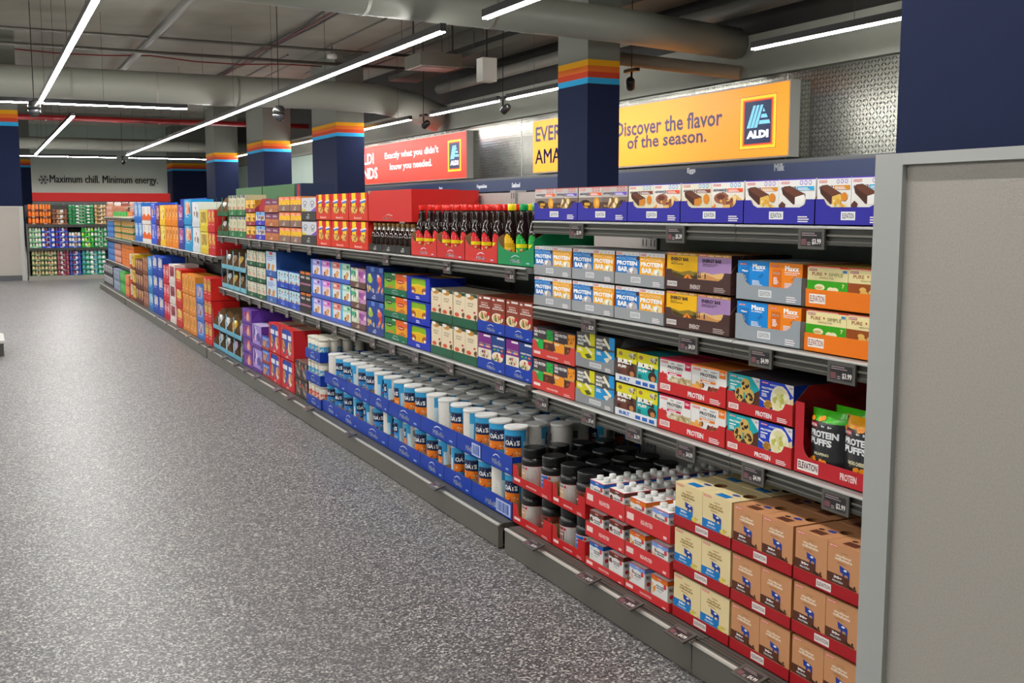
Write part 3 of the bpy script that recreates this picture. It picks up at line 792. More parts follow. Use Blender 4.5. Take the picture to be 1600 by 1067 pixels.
def built(c, hat):
    return ([('r', 0, .62, 1, .38, '#e6dc1c'), ('p', [(0,.62),(1,.52),(1,.74),(.5,.7),(0,.78)], '#e6dc1c'), ('e', .2, .84, .1, .08, '#a8794a'), ('e', .74, .82, .13, .1, '#c8c4b8'), ('b', 51, 6, .6, .74, .32, .16, .04, ['#8a6a4a','#f0ece0','#5a4030']),
             ('p', [(.02,.66),(.84,.52),(.84,.38),(.02,.52)], '#2a1c16'), ('t', 'BUILT', .06, .47, .74, .18, '#f6f4ee', .07), ('t', 'PUFF', .08, .3, .42, .11, '#f6f4ee', .06),
             ('e', .74, .2, .2, .19, hat), ('e', .78, .14, .11, .1, '#c8874e'), ('l', 52, 4, .06, .06, .2, .16, '#20282c')])
des('blB', 'yellow-brown puff bar carton', '#6f3d30', built('#6f3d30', '#4a2418'), top='#4a3028')
des('blT', 'yellow-and-teal puff bar carton', '#16aeb0', built('#16aeb0', '#3c2018'), top='#0f7c7e')
def meal(c, word, foods):
    return ([('r', 0, .93, 1, .07, c), ('r', .8, .66, .18, .34, c), ('t', '12g', .83, .76, .12, .12, '#ffffff', .04)] + logo(.04, .8, .22, .08) + [('l', 61, 2, .36, .8, .12, .08, '#8a8a90'), ('l', 62, 2, .56, .79, .2, .08, '#8a8a90'), ('t', 'PROTEIN', .26, .6, .46, .13, '#3c3438', .03), ('t', 'MEAL BARS', .26, .48, .44, .08, '#a89c9c', .0),
             ('r', .26, .37, .44, .09, c), ('l', 63, 1, .32, .39, .3, .07, '#ffffff')] + foods)
des('mlR', 'berry-red trimmed meal bar carton', '#efecea', meal('#d4164a', '', [('e', .12, .26, .14, .12, '#d8283a'), ('b', 64, 5, .0, .16, .24, .2, .06, ['#b81c30','#e84a58']), ('p', [(.3,.14),(.4,.3),(1,.34),(1,.06),(.4,.02)], '#cfc09a'), ('b', 65, 26, .4, .05, .56, .24, .03, ['#e8dcc0','#b8a47a','#a88c5c'])]), top='#c43a50')
des('mlO', 'orange trimmed meal bar carton', '#efecea', meal('#f5821e', '', [('r', 0, .0, .3, .22, '#f2a45a'), ('b', 66, 6, .12, .06, .22, .22, .05, ['#d88a2a','#6b3a1c','#f0b04a']), ('p', [(.46,.04),(.5,.24),(.95,.26),(.92,.02)], '#7c3c2a'), ('b', 67, 22, .5, .03, .42, .2, .03, ['#a8543a','#5a2418','#c87a5a'])]), top='#d8782a')
def nrg(c, c2, foods):
    return ([('p', [(.3,0),(1,.6),(1,0)], c2), ('p', [(.74,1),(1,1),(1,.62)], '#e6dfe2'), ('t', '15g', .88, .84, .1, .09, '#5a5a66', .03)] + logo(.06, .89, .2, .05, '#e0384a') + [('l', 71, 2, .3, .86, .4, .06, '#dff4f4'), ('t', 'PROTEIN', .06, .7, .34, .07, '#f4fbfb', .04), ('l', 72, 1, .06, .6, .34, .08, '#f4fbfb'), ('l', 73, 3, .06, .44, .2, .14, '#f4fbfb')] + foods)
ck = []
for cx, cy in ((.56,.66),(.36,.3),(.7,.32)):
    ck += [('e', cx, cy, .15, None, '#d8b25e'), ('b', int(cx*100), 7, cx-.1, cy-.13, .2, .26, .035, [CH2, '#4a2a1a'])]
des('ebT', 'teal energy bar carton with cookies', '#13aeb6', nrg('#13aeb6', '#58302a', ck + [('b', 75, 5, .02, .3, .2, .12, .03, ['#241c3c'])]), top='#4a4248')
des('ebN', 'royal blue energy bar carton with yogurt bowl', '#1a3fc4', nrg('#1a3fc4', '#e4cfa0', [('e', .62, .42, .29, None, '#f3ecd8'), ('e', .62, .42, .24, None, '#e6dfa8'), ('b', 76, 22, .44, .2, .34, .42, .05, ['#f4f0d0','#c8c45c','#dcd890']), ('e', .26, .2, .13, .15, '#c89434'), ('l', 77, 4, .16, .1, .22, .2, '#7a4c14'), ('p', [(0,.34),(.02,.4),(.2,.28),(.18,.24)], '#e8e4e0')]), top='#4a4248')
def milk(c, band, txt, extra):
    return (logo(.04, .9, .26, .055, '#d8402c') + [('t', 'ultra-filtered', .24, .7, .44, .06, txt, .05), ('t', 'milkshake', .22, .62, .5, .07, txt, .05), ('l', 81, 2, .4, .8, .26, .04, '#b07a50'), ('l', 82, 2, .28, .55, .36, .04, '#a86a40'),
             ('p', [(.36,.52),(.4,.5),(.6,.46),(.66,.42),(.66,.24),(.62,.24),(.6,.33),(.52,.34),(.5,.26),(.46,.27),(.46,.34),(.38,.36)], '#24409a'), ('e', .53, .43, .05, .025, '#f4f4f8'), ('e', .43, .46, .03, .03, '#24409a'), ('r', .36, .26, .3, .012, '#8fb0e0'),
             ('r', 0, .04, .66, .24, band), ('t', '30g', .2, .16, .24, .08, '#ffffff', .04), ('t', 'PROTEIN', .17, .09, .3, .045, '#e8f0f8', .02)] + extra)
des('mkV', 'vanilla shake four-pack', '#ecd7a4', milk('', '#157cc8', '#a58a55', [('b', 83, 9, .62, .03, .26, .12, .06, ['#e8d44a','#f2e68a','#d8b82c']), ('b', 84, 2, .86, .02, .1, .05, .03, ['#3a2c24'])]), side='#d8bf88', top='#ecd7a4', name='shake_multipack', cat='drink pack',
    topitems=[('r', .08, .3, .2, .4, '#157cc8'), ('e', .42, .6, .06, .12, '#24409a'), ('e', .4, .35, .03, .06, '#e8d44a')])
des('mkC', 'chocolate shake four-pack', '#cf9468', milk('', '#5a2f20', '#f0dcc4', [('b', 85, 8, .6, .03, .3, .12, .05, ['#3c1c12','#5a2c1c','#2a120c'])]), side='#b87c52', top='#cf9468', name='shake_multipack', cat='drink pack',
    topitems=[('r', .08, .3, .2, .4, '#6a3a28'), ('e', .42, .6, .06, .12, '#24409a'), ('e', .36, .35, .05, .08, '#3c1c12')])

# generic printed cartons for the middle and far bays: bands, a name block and food
def plain(bg, band, word, foods, seed, wc='#ffffff', tall=False, food_h=.42, name=None):
    it = []
    if band: it.append(('r', 0, .78, 1, .22, band))
    if word: it.append(('t', word, .12, .6, .76, .13 if not tall else .08, wc, .04))
    else: it.append(('l', seed+1, 2, .18, .58, .64, .14, wc))
    it.append(('b', seed, 13, .12, .06, .74, food_h, .1, foods))
    it.append(('l', seed+2, 1, .1, .84, .4, .08, wc))
    return it
COOK = ['#d8a24e', '#b9792e', '#e8c27a', '#6b3a1c']
des('cookie', 'red cookie carton with yellow stripe', '#d9161c', [('r', .3, .52, .42, .48, '#f7d414'), ('p', [(.2,.58),(.8,.66),(.8,.74),(.2,.66)], '#e8e4f0'), ('p', [(.22,.5),(.78,.57),(.78,.66),(.22,.59)], '#3a6cc0'), ('e', .5, .22, .44, .21, '#c8862c'), ('e', .5, .22, .36, .17, '#e8b860'), ('b', 91, 9, .16, .06, .68, .32, .04, ['#5a2c14','#8a4c1c']), ('r', .3, .4, .42, .12, '#f7d414')], side='#c01418', top='#d9161c')
des('coffeeG', 'grey carton with figure line drawing and yellow foot', '#cfd0d6', [('e', .5, .66, .26, .14, '#4a4a56'), ('e', .5, .66, .2, .1, '#cfd0d6'), ('l', 92, 4, .3, .36, .4, .2, '#6a6a78'), ('r', 0, 0, .6, .24, '#e0cc50')], side='#7a58b8')
des('coffeeP', 'grey carton with figure line drawing and violet foot', '#cfd0d6', [('e', .5, .66, .26, .14, '#4a4a56'), ('e', .5, .66, .2, .1, '#cfd0d6'), ('l', 93, 4, .3, .36, .4, .2, '#6a6a78'), ('p', [(0,0),(1,0),(1,.42)], '#7a58b8')], side='#6a4ab0')
des('snackO', 'orange-and-yellow snack carton', '#f6c21c', [('r', 0, .62, 1, .38, '#ee7a4a'), ('t', 'PROTEIN', .14, .66, .72, .1, '#fff0e4', .04), ('l', 94, 2, .2, .82, .6, .1, '#ffd8c8'), ('b', 95, 8, .1, .05, .8, .3, .09, ['#f2a01c','#ffe07a','#e0861c'])], side='#d88a3c')
des('snackV', 'purple-and-tan snack carton', '#7a3c5e', [('r', 0, 0, 1, .36, '#c87a4a'), ('l', 96, 2, .16, .6, .7, .2, '#e8d0dc'), ('b', 97, 7, .1, .08, .8, .3, .1, ['#e0a060','#5a2c44','#b0583c'])], side='#5a2a46')
des('crisp', 'pale green flax crispbread carton', '#d9d4b4', [('r', .1, .84, .35, .16, '#6b7a3c'), ('r', .55, .8, .35, .2, '#31509a'), ('l', 98, 4, .2, .44, .6, .26, '#a8a888'), ('e', .3, .16, .16, .12, '#c8684a'), ('e', .7, .18, .1, .08, '#d89a78')], side='#b8b490')
des('yelbox', 'yellow cracker carton', '#f0b424', plain('#f0b424', None, None, ['#c87a1c', '#f8dc6a', '#9a5418'], 101), side='#b8781c')
des('granola', 'light blue granola carton', '#7fb4e4', [('r', 0, 0, 1, .62, '#e8e4dc'), ('r', .42, .74, .16, .2, '#2c5ab0'), ('b', 103, 12, .1, .05, .8, .48, .1, ['#b87a3c', '#e0b878', '#3a6cc0', '#8a4a2a'])], side='#3c3cc4')
des('oatflax', 'cream oats carton with green top', '#ead8b8', [('r', .0, .88, 1, .12, '#1f4a38'), ('e', .45, .88, .3, .09, '#c88a3c'), ('e', .25, .94, .2, .07, '#f4f0e4'), ('t', 'OATS &', .2, .62, .5, .06, '#7a6a50', .02), ('t', 'FLAX', .24, .53, .4, .06, '#7a6a50', .02), ('e', .78, .34, .09, .04, '#b82c30'), ('e', .3, .14, .2, .08, '#d8583a'), ('b', 105, 4, .7, .04, .2, .16, .07, ['#6b4428'])], side='#d8c8a4', top='#c8b8a0')
des('brsug', 'brown oatmeal carton with fruit bowl', '#8c3a26', [('r', .42, .89, .5, .07, '#f0ecea'), ('e', .16, .9, .1, .04, '#e8dcd4'), ('t', 'MAPLE &', .24, .63, .52, .06, '#f8ece4', .04), ('t', 'BROWN SUGAR', .1, .55, .8, .055, '#f8ece4', .04), ('l', 106, 1, .2, .73, .6, .05, '#e8c8bc'), ('e', .45, .24, .42, .19, '#f2e6d0'), ('e', .45, .24, .34, .15, '#dcbc84'), ('b', 107, 12, .2, .12, .5, .22, .06, ['#b8482c','#6b3a1c','#e8d0a0','#6a8a3c']), ('e', .8, .34, .14, .07, '#d01c2c')], side='#7a2f1e', top='#9a4a34')
des('fruitcr', 'purple oatmeal carton with pale bowl', '#7a2484', [('r', .42, .89, .5, .07, '#f0ecea'), ('t', 'FRUIT & CREAM', .1, .58, .8, .06, '#f8ece4', .04), ('r', .08, .5, .84, .06, '#f0b878'), ('r', .4, .5, .2, .06, '#3a8ad0'), ('r', 0, 0, 1, .42, '#ece4d4'), ('e', .5, .22, .36, .17, '#d8ccac'), ('b', 108, 9, .25, .12, .5, .2, .05, ['#3a2c4a','#b83a4a','#f0e8d0'])], side='#5a1c6a')
des('variety', 'navy variety oatmeal carton with fruit bowl', '#1c3f86', [('r', .42, .89, .5, .07, '#f0ecea'), ('t', 'VARIETY PACK', .1, .58, .8, .06, '#f8ece4', .04), ('e', .24, .49, .09, .04, '#5ab04a'), ('e', .5, .49, .09, .04, '#3aa8b0'), ('e', .76, .49, .09, .04, '#e8722c'), ('e', .45, .22, .42, .19, '#f2e6d0'), ('b', 109, 12, .2, .1, .5, .22, .06, ['#b8482c','#6b3a1c','#e8d0a0','#6a8a3c']), ('e', .8, .32, .14, .07, '#d01c2c')], side='#16346e')
des('tgreen', 'bright green cracker carton', '#7ab41c', [('r', 0, .6, 1, .4, '#1f7a3c'), ('e', .42, .6, .3, .16, '#2c4a28'), ('l', 110, 1, .22, .56, .4, .08, '#e8f0d0'), ('p', [(.1,.05),(.6,.3),(.9,.12),(.6,.0)], '#c88a3c'), ('r', .7, .9, .3, .1, '#e8e8e4')], side='#2c6a34')
des('torange', 'orange graham carton', '#f2a21c', [('r', 0, .62, 1, .38, '#e8641c'), ('e', .45, .55, .32, .14, '#c83c1c'), ('l', 111, 1, .22, .52, .44, .08, '#fff0d8'), ('p', [(.1,.05),(.6,.34),(.9,.14),(.6,.0)], '#c87a2c'), ('r', .7, .9, .3, .1, '#e8d8e0')], side='#d8641c')
des('ygreen', 'yellow-and-green cracker pack', '#eeb81c', [('p', [(0,.66),(.5,.56),(1,.7),(1,1),(0,1)], '#86b81c'), ('r', 0, .56, 1, .05, '#e8e01c'), ('e', .5, .26, .24, .2, '#a8501c'), ('e', .5, .18, .12, .08, '#f0e4d0')], side='#c89418')
des('fishN', 'navy snack carton with lime shapes', '#27449a', [('r', .55, .82, .4, .16, '#5a88d0'), ('e', .45, .52, .28, .14, '#a8c83c'), ('e', .4, .66, .18, .08, '#c8dc5a'), ('b', 113, 8, .1, .04, .8, .22, .08, ['#e8b83c','#7a8ac8','#d8c87a'])], side='#1c3274')
des('fishR', 'navy snack carton with red shapes', '#27449a', [('r', .5, .82, .4, .16, '#5a88d0'), ('e', .5, .56, .26, .13, '#e86a4a'), ('e', .6, .38, .18, .12, '#d83c2c'), ('e', .4, .68, .14, .06, '#f0c8b0'), ('b', 114, 8, .1, .04, .8, .22, .08, ['#e8b83c','#7a8ac8','#e88a5a'])], side='#1c3274')
def wafer(a, b, blob, seed):
    return [('r', 0, 0, .2, 1, a), ('r', .2, .6, .8, .4, b), ('l', seed, 2, .3, .76, .5, .14, '#ffffff'), ('e', .5, .16, .14, .14, '#8a3c2c'), ('p', [(.46,.1),(.62,.46),(.8,.5),(.86,.36),(.68,.04)], '#d89a54'), ('p', [(.5,.12),(.64,.4),(.74,.42),(.62,.1)], '#e8bc80'), ('e', .78, .82, .14, .09, blob)]
des('wafP', 'lilac wafer cookie carton', '#e4dcf0', wafer('#4a8ae0', '#b8a8e8', '#6a2c9a', 121), side='#4a58c8')
des('wafM', 'magenta-and-pink wafer cookie carton', '#f0d4e8', wafer('#4a8ae0', '#d88ae0', '#d82c8a', 122), side='#4a58c8')
des('wafR', 'red-and-white wafer cookie carton', '#f0e0e4', wafer('#3ab0e0', '#e88a7a', '#d83c3c', 123), side='#4a58c8')
des('wafG', 'pale green wafer cookie carton', '#e0f0e4', wafer('#3ab0e0', '#a8d8c0', '#1c9a54', 124), side='#4a58c8')
des('clusG', 'teal nut cluster pack', '#d8e0c8', [('r', 0, .3, .5, .5, '#3cb08a'), ('b', 125, 10, .1, .1, .8, .7, .11, ['#f0ece0', '#2c7a5c', '#8a5a4a', '#b8d88a']), ('b', 126, 5, .1, .84, .8, .14, .09, ['#e8641c', '#3c2418'])], side='#6a4a44')
des('clusP', 'plum nut cluster pack', '#c89ac0', [('r', .2, .3, .7, .5, '#a85aa8'), ('b', 127, 10, .1, .1, .8, .7, .11, ['#f0e4f0', '#8a3c8a', '#6b3a3c', '#d88ac0']), ('b', 128, 5, .1, .84, .8, .14, .09, ['#e8641c', '#3c2418'])], side='#6a4a44')
des('greenw', 'white-and-green baking carton', '#dcd8c4', [('b', 129, 5, .08, .78, .84, .18, .1, ['#24402c', '#dcd8c4']), ('e', .6, .3, .2, .2, '#e0a8a0'), ('e', .35, .35, .16, .16, '#a8b088'), ('l', 130, 2, .2, .56, .5, .16, '#6a7a5c')], side='#2c5a3c')
des('barbl', 'pale blue breakfast bar carton', '#c8dcf0', [('r', .35, .84, .3, .14, '#d8483c'), ('l', 131, 3, .12, .54, .76, .26, '#7a8ad0'), ('p', [(.1,.1),(.2,.42),(.42,.36),(.3,.04)], '#b8783c'), ('p', [(.5,.08),(.62,.4),(.86,.34),(.72,.02)], '#d89a54')], side='#3c6ab8')
des('barwh', 'small pale blue bar carton', '#c4e0ec', [('e', .4, .76, .14, .12, '#2c9a8a'), ('e', .85, .7, .1, .1, '#d8485a'), ('l', 132, 2, .15, .48, .6, .14, '#4a7ab8'), ('p', [(.2,.05),(.4,.36),(.6,.04)], '#7a4a4a'), ('p', [(.5,.05),(.72,.3),(.9,.04)], '#c89a9a')], side='#2c5ab8')
des('barbk', 'black-and-copper bar carton', '#2c2422', [('r', .1, .8, .8, .18, '#d8742c'), ('t', 'MAXX', .15, .5, .7, .16, '#f0ece8', .05), ('r', 0, 0, 1, .2, '#a86a8a')], side='#1c1816')
des('violet', 'violet raisin carton', '#6a3ca0', [('e', .5, .55, .3, .2, '#d8384a'), ('b', 135, 9, .1, .08, .8, .8, .09, ['#a878d0', '#e8b8a0', '#4a2480', '#d86a6a'])], side='#5a2c90')
des('lilac', 'lilac raisin carton', '#a890d8', [('r', .1, .2, .3, .7, '#d8ccf0'), ('b', 136, 10, .1, .1, .8, .8, .1, ['#e8dcf0', '#7a5ab8', '#d87a8a', '#5a4a9a'])], side='#6a3c9c', top='#c8b8e0')
des('crispb', 'blue snack pack with cracker print', '#3c6ad0', [('b', 137, 12, .1, .1, .8, .55, .12, ['#e8c8a0', '#c88a5a', '#b85a3c']), ('r', .1, .7, .8, .16, '#8ab0f0')], side='#4a2a6a')
des('toastr', 'blue-and-red toaster pastry pack', '#1c4ab0', [('e', .35, .3, .3, .26, '#c8905a'), ('b', 138, 8, .1, .1, .5, .4, .1, ['#e8c08a', '#8a5030', '#f0e4d8']), ('r', .1, .6, .8, .18, '#e8e8f0'), ('p', [(.6,0),(1,0),(1,.4)], '#d8303c')], side='#3c2a30', top='#a88878')
des('darkbox', 'charcoal chocolate carton', '#3a3030', [('b', 139, 12, .1, .1, .8, .8, .1, ['#6a5a54', '#a89088', '#c8643c', '#4a6a7a'])], side='#2c2422', top='#7a6058')

def tallbox(key, desc, bg, cols, word=None, wc='#ffffff', side=None, top=None):
    des(key, desc, bg, [('r', .16, .3, .68, .56, cols[0]), ('b', len(key)*7+ord(key[-1]), 14, .2, .34, .6, .46, .12, cols), ('l', len(key), 1, .2, .9, .6, .05, wc), ('l', len(key)+3, 1, .2, .16, .6, .05, wc)], side=side, top=top)
tallbox('fBlue', 'pale blue tall cracker carton', '#2c7ad8', ['#a8c8e0', '#7ab0e0', '#dce8f0'])
des('fWhOr', 'white tall carton, orange foot', '#ebe6e0', [('p', [(0,0),(0,.3),(.5,.55),(1,.3),(1,0)], '#f0661c'), ('l', 141, 5, .3, .6, .4, .34, '#b8a8b8')], side='#e86a28')
tallbox('fViol', 'violet-blue tall wafer carton', '#2c5ae0', ['#5a3cc0', '#3c78e8', '#d8b8a0'])
tallbox('fMar', 'maroon tall biscuit carton', '#7a2450', ['#b85a8a', '#e0a8c0', '#d8c8a8'])
tallbox('fYel', 'yellow tall cookie carton', '#f8c81c', ['#f0dc6a', '#c88a3c', '#f8e8a8'])
tallbox('fOra', 'orange tall cookie carton', '#f5900c', ['#f8b85a', '#e8d8c8', '#c8641c'])
tallbox('fPur', 'indigo tall cookie carton', '#3c3ca8', ['#d8485a', '#e8e0f0', '#7a5ac0'])
tallbox('fSky', 'sky blue tall wafer carton', '#1fa2dc', ['#e8d8d0', '#f0a878', '#c85a3c'])
tallbox('fWhi', 'white tall chocolate sandwich carton', '#dce4ec', ['#f0ecec', '#4a2c2c', '#8a5a4a', '#e8e0d8'])
tallbox('fLem', 'lemon tall shortbread carton', '#ecd83c', ['#c8a84a', '#a8843c', '#e8d890'])
tallbox('fRed', 'red tall biscuit carton', '#d82c30', ['#e8b03c', '#c8642c', '#f0d890'])
tallbox('fChoc', 'brown tall biscuit carton', '#6a2c24', ['#c88a54', '#a8683c', '#e0b888'])
tallbox('fTan', 'tan tall biscuit carton', '#9a5a3c', ['#c8845a', '#e0b090', '#7a3c2c'])
tallbox('fCob', 'cobalt tall biscuit carton', '#1c4ec0', ['#c8ccd8', '#8a94b8', '#e8d8c8'])
tallbox('fCyan', 'cyan tall biscuit carton', '#0f86d0', ['#b8d8e8', '#7ab8e0', '#e8e8e8'])
tallbox('fCrim', 'crimson tall cookie carton', '#d81c38', ['#e89aa0', '#c8384a', '#f0d0c8'])
tallbox('fWhR', 'white-and-red tall cookie carton', '#e8dcd8', ['#8a2c3c', '#c85a6a', '#5a1c24'])
tallbox('fYR', 'yellow-and-red tall cookie carton', '#d8281c', ['#e8c84a', '#a8643c', '#f0e08a'])
tallbox('fAmb', 'amber cereal carton', '#e8922c', ['#f0a84a', '#d8641c', '#c88a3c'], side='#e8922c')
tallbox('fIvory', 'ivory-and-red slim carton', '#dcd4c4', ['#e8e0d4', '#b8a890', '#c8b8a0'])
tallbox('fMus', 'mustard slim carton', '#e0b82c', ['#d8a424', '#b87a1c', '#f0d86a'])
tallbox('fBBl', 'blue bag-like snack pack', '#3c78d0', ['#c8b8c8', '#8ab0e8', '#a85a5a'])
tallbox('fRY', 'red carton with yellow food print', '#d82420', ['#d8b84a', '#8a4a2c', '#f0d88a'])
tallbox('sGrn', 'green juice carton', '#2ca83c', ['#5ac85a', '#1c8a2c', '#8ad88a'])
tallbox('sOrR', 'coral snack carton', '#e87850', ['#f0b04a', '#d8503c', '#f0c8a0'])
tallbox('sGry', 'grey-blue snack carton', '#8a94b0', ['#5a68a8', '#c8ccd8', '#4a8aa0'])
tallbox('sBlk', 'black-and-white snack carton', '#30343c', ['#e8e8e8', '#5a6070', '#c8ccd0'])
tallbox('sOra', 'flat orange cookie carton', '#ee7a1c', ['#f08a2c', '#d8601c', '#e87820'])
tallbox('sTan', 'tan snack pack', '#d0a054', ['#e8b868', '#b87830', '#6a5a3c'])
tallbox('sBlu', 'bright blue snack pack', '#2c7ad0', ['#5aa8e8', '#1c5ab0', '#a8c8e8'])
tallbox('sRose', 'rose snack pack', '#d88a74', ['#f0d8c8', '#c86a54', '#e8b09a'])

# ------------------------------------------------------------------ product builders (mesh shared between copies)
_mc = {}
_group_count = {}

def cached(key, fn):
    if key not in _mc:
        _mc[key] = fn()
    return _mc[key]

def place(me, name, loc, rot=0.0, parent=None):
    o = bpy.data.objects.new(name, me)
    COL.objects.link(o)
    o.location = loc
    if rot: o.rotation_euler = (0, 0, rot)
    if parent is not None: o.parent = parent
    return o

def carton_mesh(key, w, h, d, lift=0.0):
    q = D[key]
    def fn():
        mb = MB()
        if key[:2] == 'mk':       # shake multipack: finger hole in the top
            mb.box(0, -w/2, 0, d, w/2, h, q['side'], {'-x': q['bg'], '-y': q['side'], 't': q['bg']})
            mb.f.pop(1); mb.c.pop(1); mb.s.pop(1)
            cx, cy, r, n = d*0.62, -w*0.30, w*0.15, 16
            ring = [(cx+r*math.cos(2*math.pi*i/n), cy+r*math.sin(2*math.pi*i/n)) for i in range(n)]
            out = []
            for i in range(n):
                a = 2*math.pi*i/n; c_, s_ = math.cos(a), math.sin(a)
                t = min(((d-cx)/c_ if c_ > 1e-6 else (-cx)/c_ if c_ < -1e-6 else 9), ((w/2-cy)/s_ if s_ > 1e-6 else (-w/2-cy)/s_ if s_ < -1e-6 else 9))
                out.append((cx+t*c_, cy+t*s_))
            corners = [(0,-w/2),(d,-w/2),(d,w/2),(0,w/2)]
            P = [(x, y, h) for x, y in out] + [(x, y, h) for x, y in ring]
            F = [[i, (i+1) % n, n+(i+1) % n, n+i] for i in range(n)]
            mb.add(P, F, q['top'])
            for cxx, cyy in corners:      # fill the corner slivers
                near = sorted(range(n), key=lambda i: (out[i][0]-cxx)**2+(out[i][1]-cyy)**2)[:2]
                a, b = out[near[0]], out[near[1]]
                mb.add([(cxx, cyy, h), (a[0], a[1], h), (b[0], b[1], h)], [[0,1,2]], q['top'])
            lo = [(x, y, h-0.03) for x, y in ring]
            mb.add([(x, y, h) for x, y in ring] + lo, [[i, (i+1) % n, n+(i+1) % n, n+i] for i in range(n)], '#8a5c38')
            mb.add(lo, [list(range(n))], '#6a4228')
        else:
            mb.box(0, -w/2, 0, d, w/2, h, q['side'], {'-x': q['bg'], 't': q['top']})
        art(mb, flat((0, w/2, lift), (0, -1, 0), (0, 0, 1), (-1, 0, 0), w, h-lift), q['items'])
        # side seam and a tuck line so the near side is not blank
        art(mb, flat((0, -w/2, 0), (1, 0, 0), (0, 0, 1), (0, -1, 0), d, h), [('l', 7, 5, .2, .25, .6, .4, q['bg'])])
        if q['topitems']:
            art(mb, flat((0, w/2, h), (0, -1, 0), (1, 0, 0), (0, 0, 1), w, d), [(t[0], t[2], t[1], t[4], t[3], t[5]) if t[0] in ('r', 'e') else t for t in q['topitems']])
        return mb.mesh(q['name'], CARD)
    return cached((key, round(w, 3), round(h, 3), round(d, 3), round(lift, 3)), fn)

def bag_mesh(key, w, h, d, bg, sealc, items):
    # pillow pouch with crimped top
    def fn():
        mb = MB()
        nx, nz = 10, 12
        def pt(x, y, side, k=0):
            bulge = (math.sin(math.pi*min(1, max(0, x))) ** .5) * (min(1, y/.12, (1-y)/.2 if y > .8 else 1) ** .6 if 0 < y < 1 else 0)
            return ((d/2 - side*(d/2*bulge + k*EPS + 0.0004)), w/2 - x*w, y*h)
        for side in (1, -1):
            P = [pt(i/nx, j/nz, side) for j in range(nz+1) for i in range(nx+1)]
            F, cc = [], []
            for j in range(nz):
                for i in range(nx):
                    a = j*(nx+1)+i
                    F.append([a, a+1, a+nx+2, a+nx+1] if side == 1 else [a, a+nx+1, a+nx+2, a+1])
                    cc.append(sealc if j >= nz-2 or j < 1 else bg)
            mb.add(P, F, cc, True)
        fr = lambda x, y, k: pt(x, .2+.8*y, 1, k*2.2+2)
        fr.w, fr.h, fr.sub = w, h, (8, 6)
        art(mb, fr, items)
        return mb.mesh('snack_pouch', FOIL)
    return cached(('bag', key, round(w, 3), round(h, 3)), fn)

def tray_mesh(w, D_, hf, hc, hs, col, style='cut', mark=None, kraft='#a8845a', win=None, inner=None):
    def fn():
        mb = MB()
        t = 0.0012
        mb.box(0, -w/2, 0, D_, w/2, 0.002, col)
        g = min(0.03, w*.14)
        if style == 'cut':
            b = g*1.9
            pts = [(0, 0), (w, 0), (w, hc), (w-g, hc), (w-g*1.15, hc-(hc-hf)*.35), (w-g*1.35, hf+(hc-hf)*.3), (w-b, hf), (b, hf), (g*1.35, hf+(hc-hf)*.3), (g*1.15, hc-(hc-hf)*.35), (g, hc), (0, hc)]
        elif style == 'arch':      # scooped front
            pts = [(0, 0), (w, 0), (w, hc)] + [(w*(.5+.5*math.cos(a*math.pi/10)), hc-(hc-hf)*math.sin(a*math.pi/10)) for a in range(1, 10)] + [(0, hc)]
        elif style == 'block':     # square-shouldered
            pts = [(0, 0), (w, 0), (w, hc), (w*.8, hc), (w*.78, hf), (w*.16, hf), (w*.12, hc), (0, hc)]
        else:
            pts = [(0, 0), (w, 0), (w, hf), (0, hf)]
        if style == 'window':      # full display case with an opening in the front
            a, b_, c_, d_ = win
            opn = d_ >= hc-1e-6
            for p in ([(0,0),(w,0),(w,b_),(0,b_)], [(0,b_),(a,b_),(a,d_),(0,d_)], [(c_,b_),(w,b_),(w,d_),(c_,d_)]) + (() if opn else ([(0,d_),(w,d_),(w,hc),(0,hc)],)):
                mb.plate((0, w/2, 0), (0,-1,0), (0,0,1), (-1,0,0), p, t, col, kraft, col)
            r = min(c_-a, d_-b_)*.22     # rounded corners
            for cx, cy, sx, sy in ((a,b_,1,1),(c_,b_,-1,1),(a,d_,1,-1),(c_,d_,-1,-1))[:2 if opn else 4]:
                p = [(cx, cy)] + [(cx+sx*r*(1-math.sin(q*math.pi/8)), cy+sy*r*(1-math.cos(q*math.pi/8))) for q in range(5)]
                mb.plate((0, w/2, 0), (0,-1,0), (0,0,1), (-1,0,0), p, t, col, kraft, kraft)
            if hs >= hc-1e-6 and not opn:
                mb.box(0, -w/2, hc-t, D_*.28, w/2, hc, col)
        else:
            mb.plate((0, w/2, 0), (0,-1,0), (0,0,1), (-1,0,0), pts, t, col, kraft, kraft)
        side = [(0, 0), (D_, 0), (D_, hs), (D_*.2, hs), (0, hc if style != 'low' else hf)]
        mb.plate((0, -w/2, 0), (1,0,0), (0,0,1), (0,-1,0), side, t, col, inner or kraft, kraft)
        mb.plate((0, w/2, 0), (1,0,0), (0,0,1), (0,1,0), side, t, col, inner or kraft, kraft)
        mb.plate((D_, w/2, 0), (0,-1,0), (0,0,1), (1,0,0), [(0,0),(w,0),(w,hs),(0,hs)], t, col, kraft, kraft)
        if mark:
            art(mb, flat((0, w/2, 0), (0,-1,0), (0,0,1), (-1,0,0), w, hf), mark)
        return mb.mesh('display_tray', CARD)
    return cached(('tray', round(w,3), round(D_,3), round(hf,4), round(hc,4), round(hs,4), col, style, str(mark)[:60], str(win)), fn)

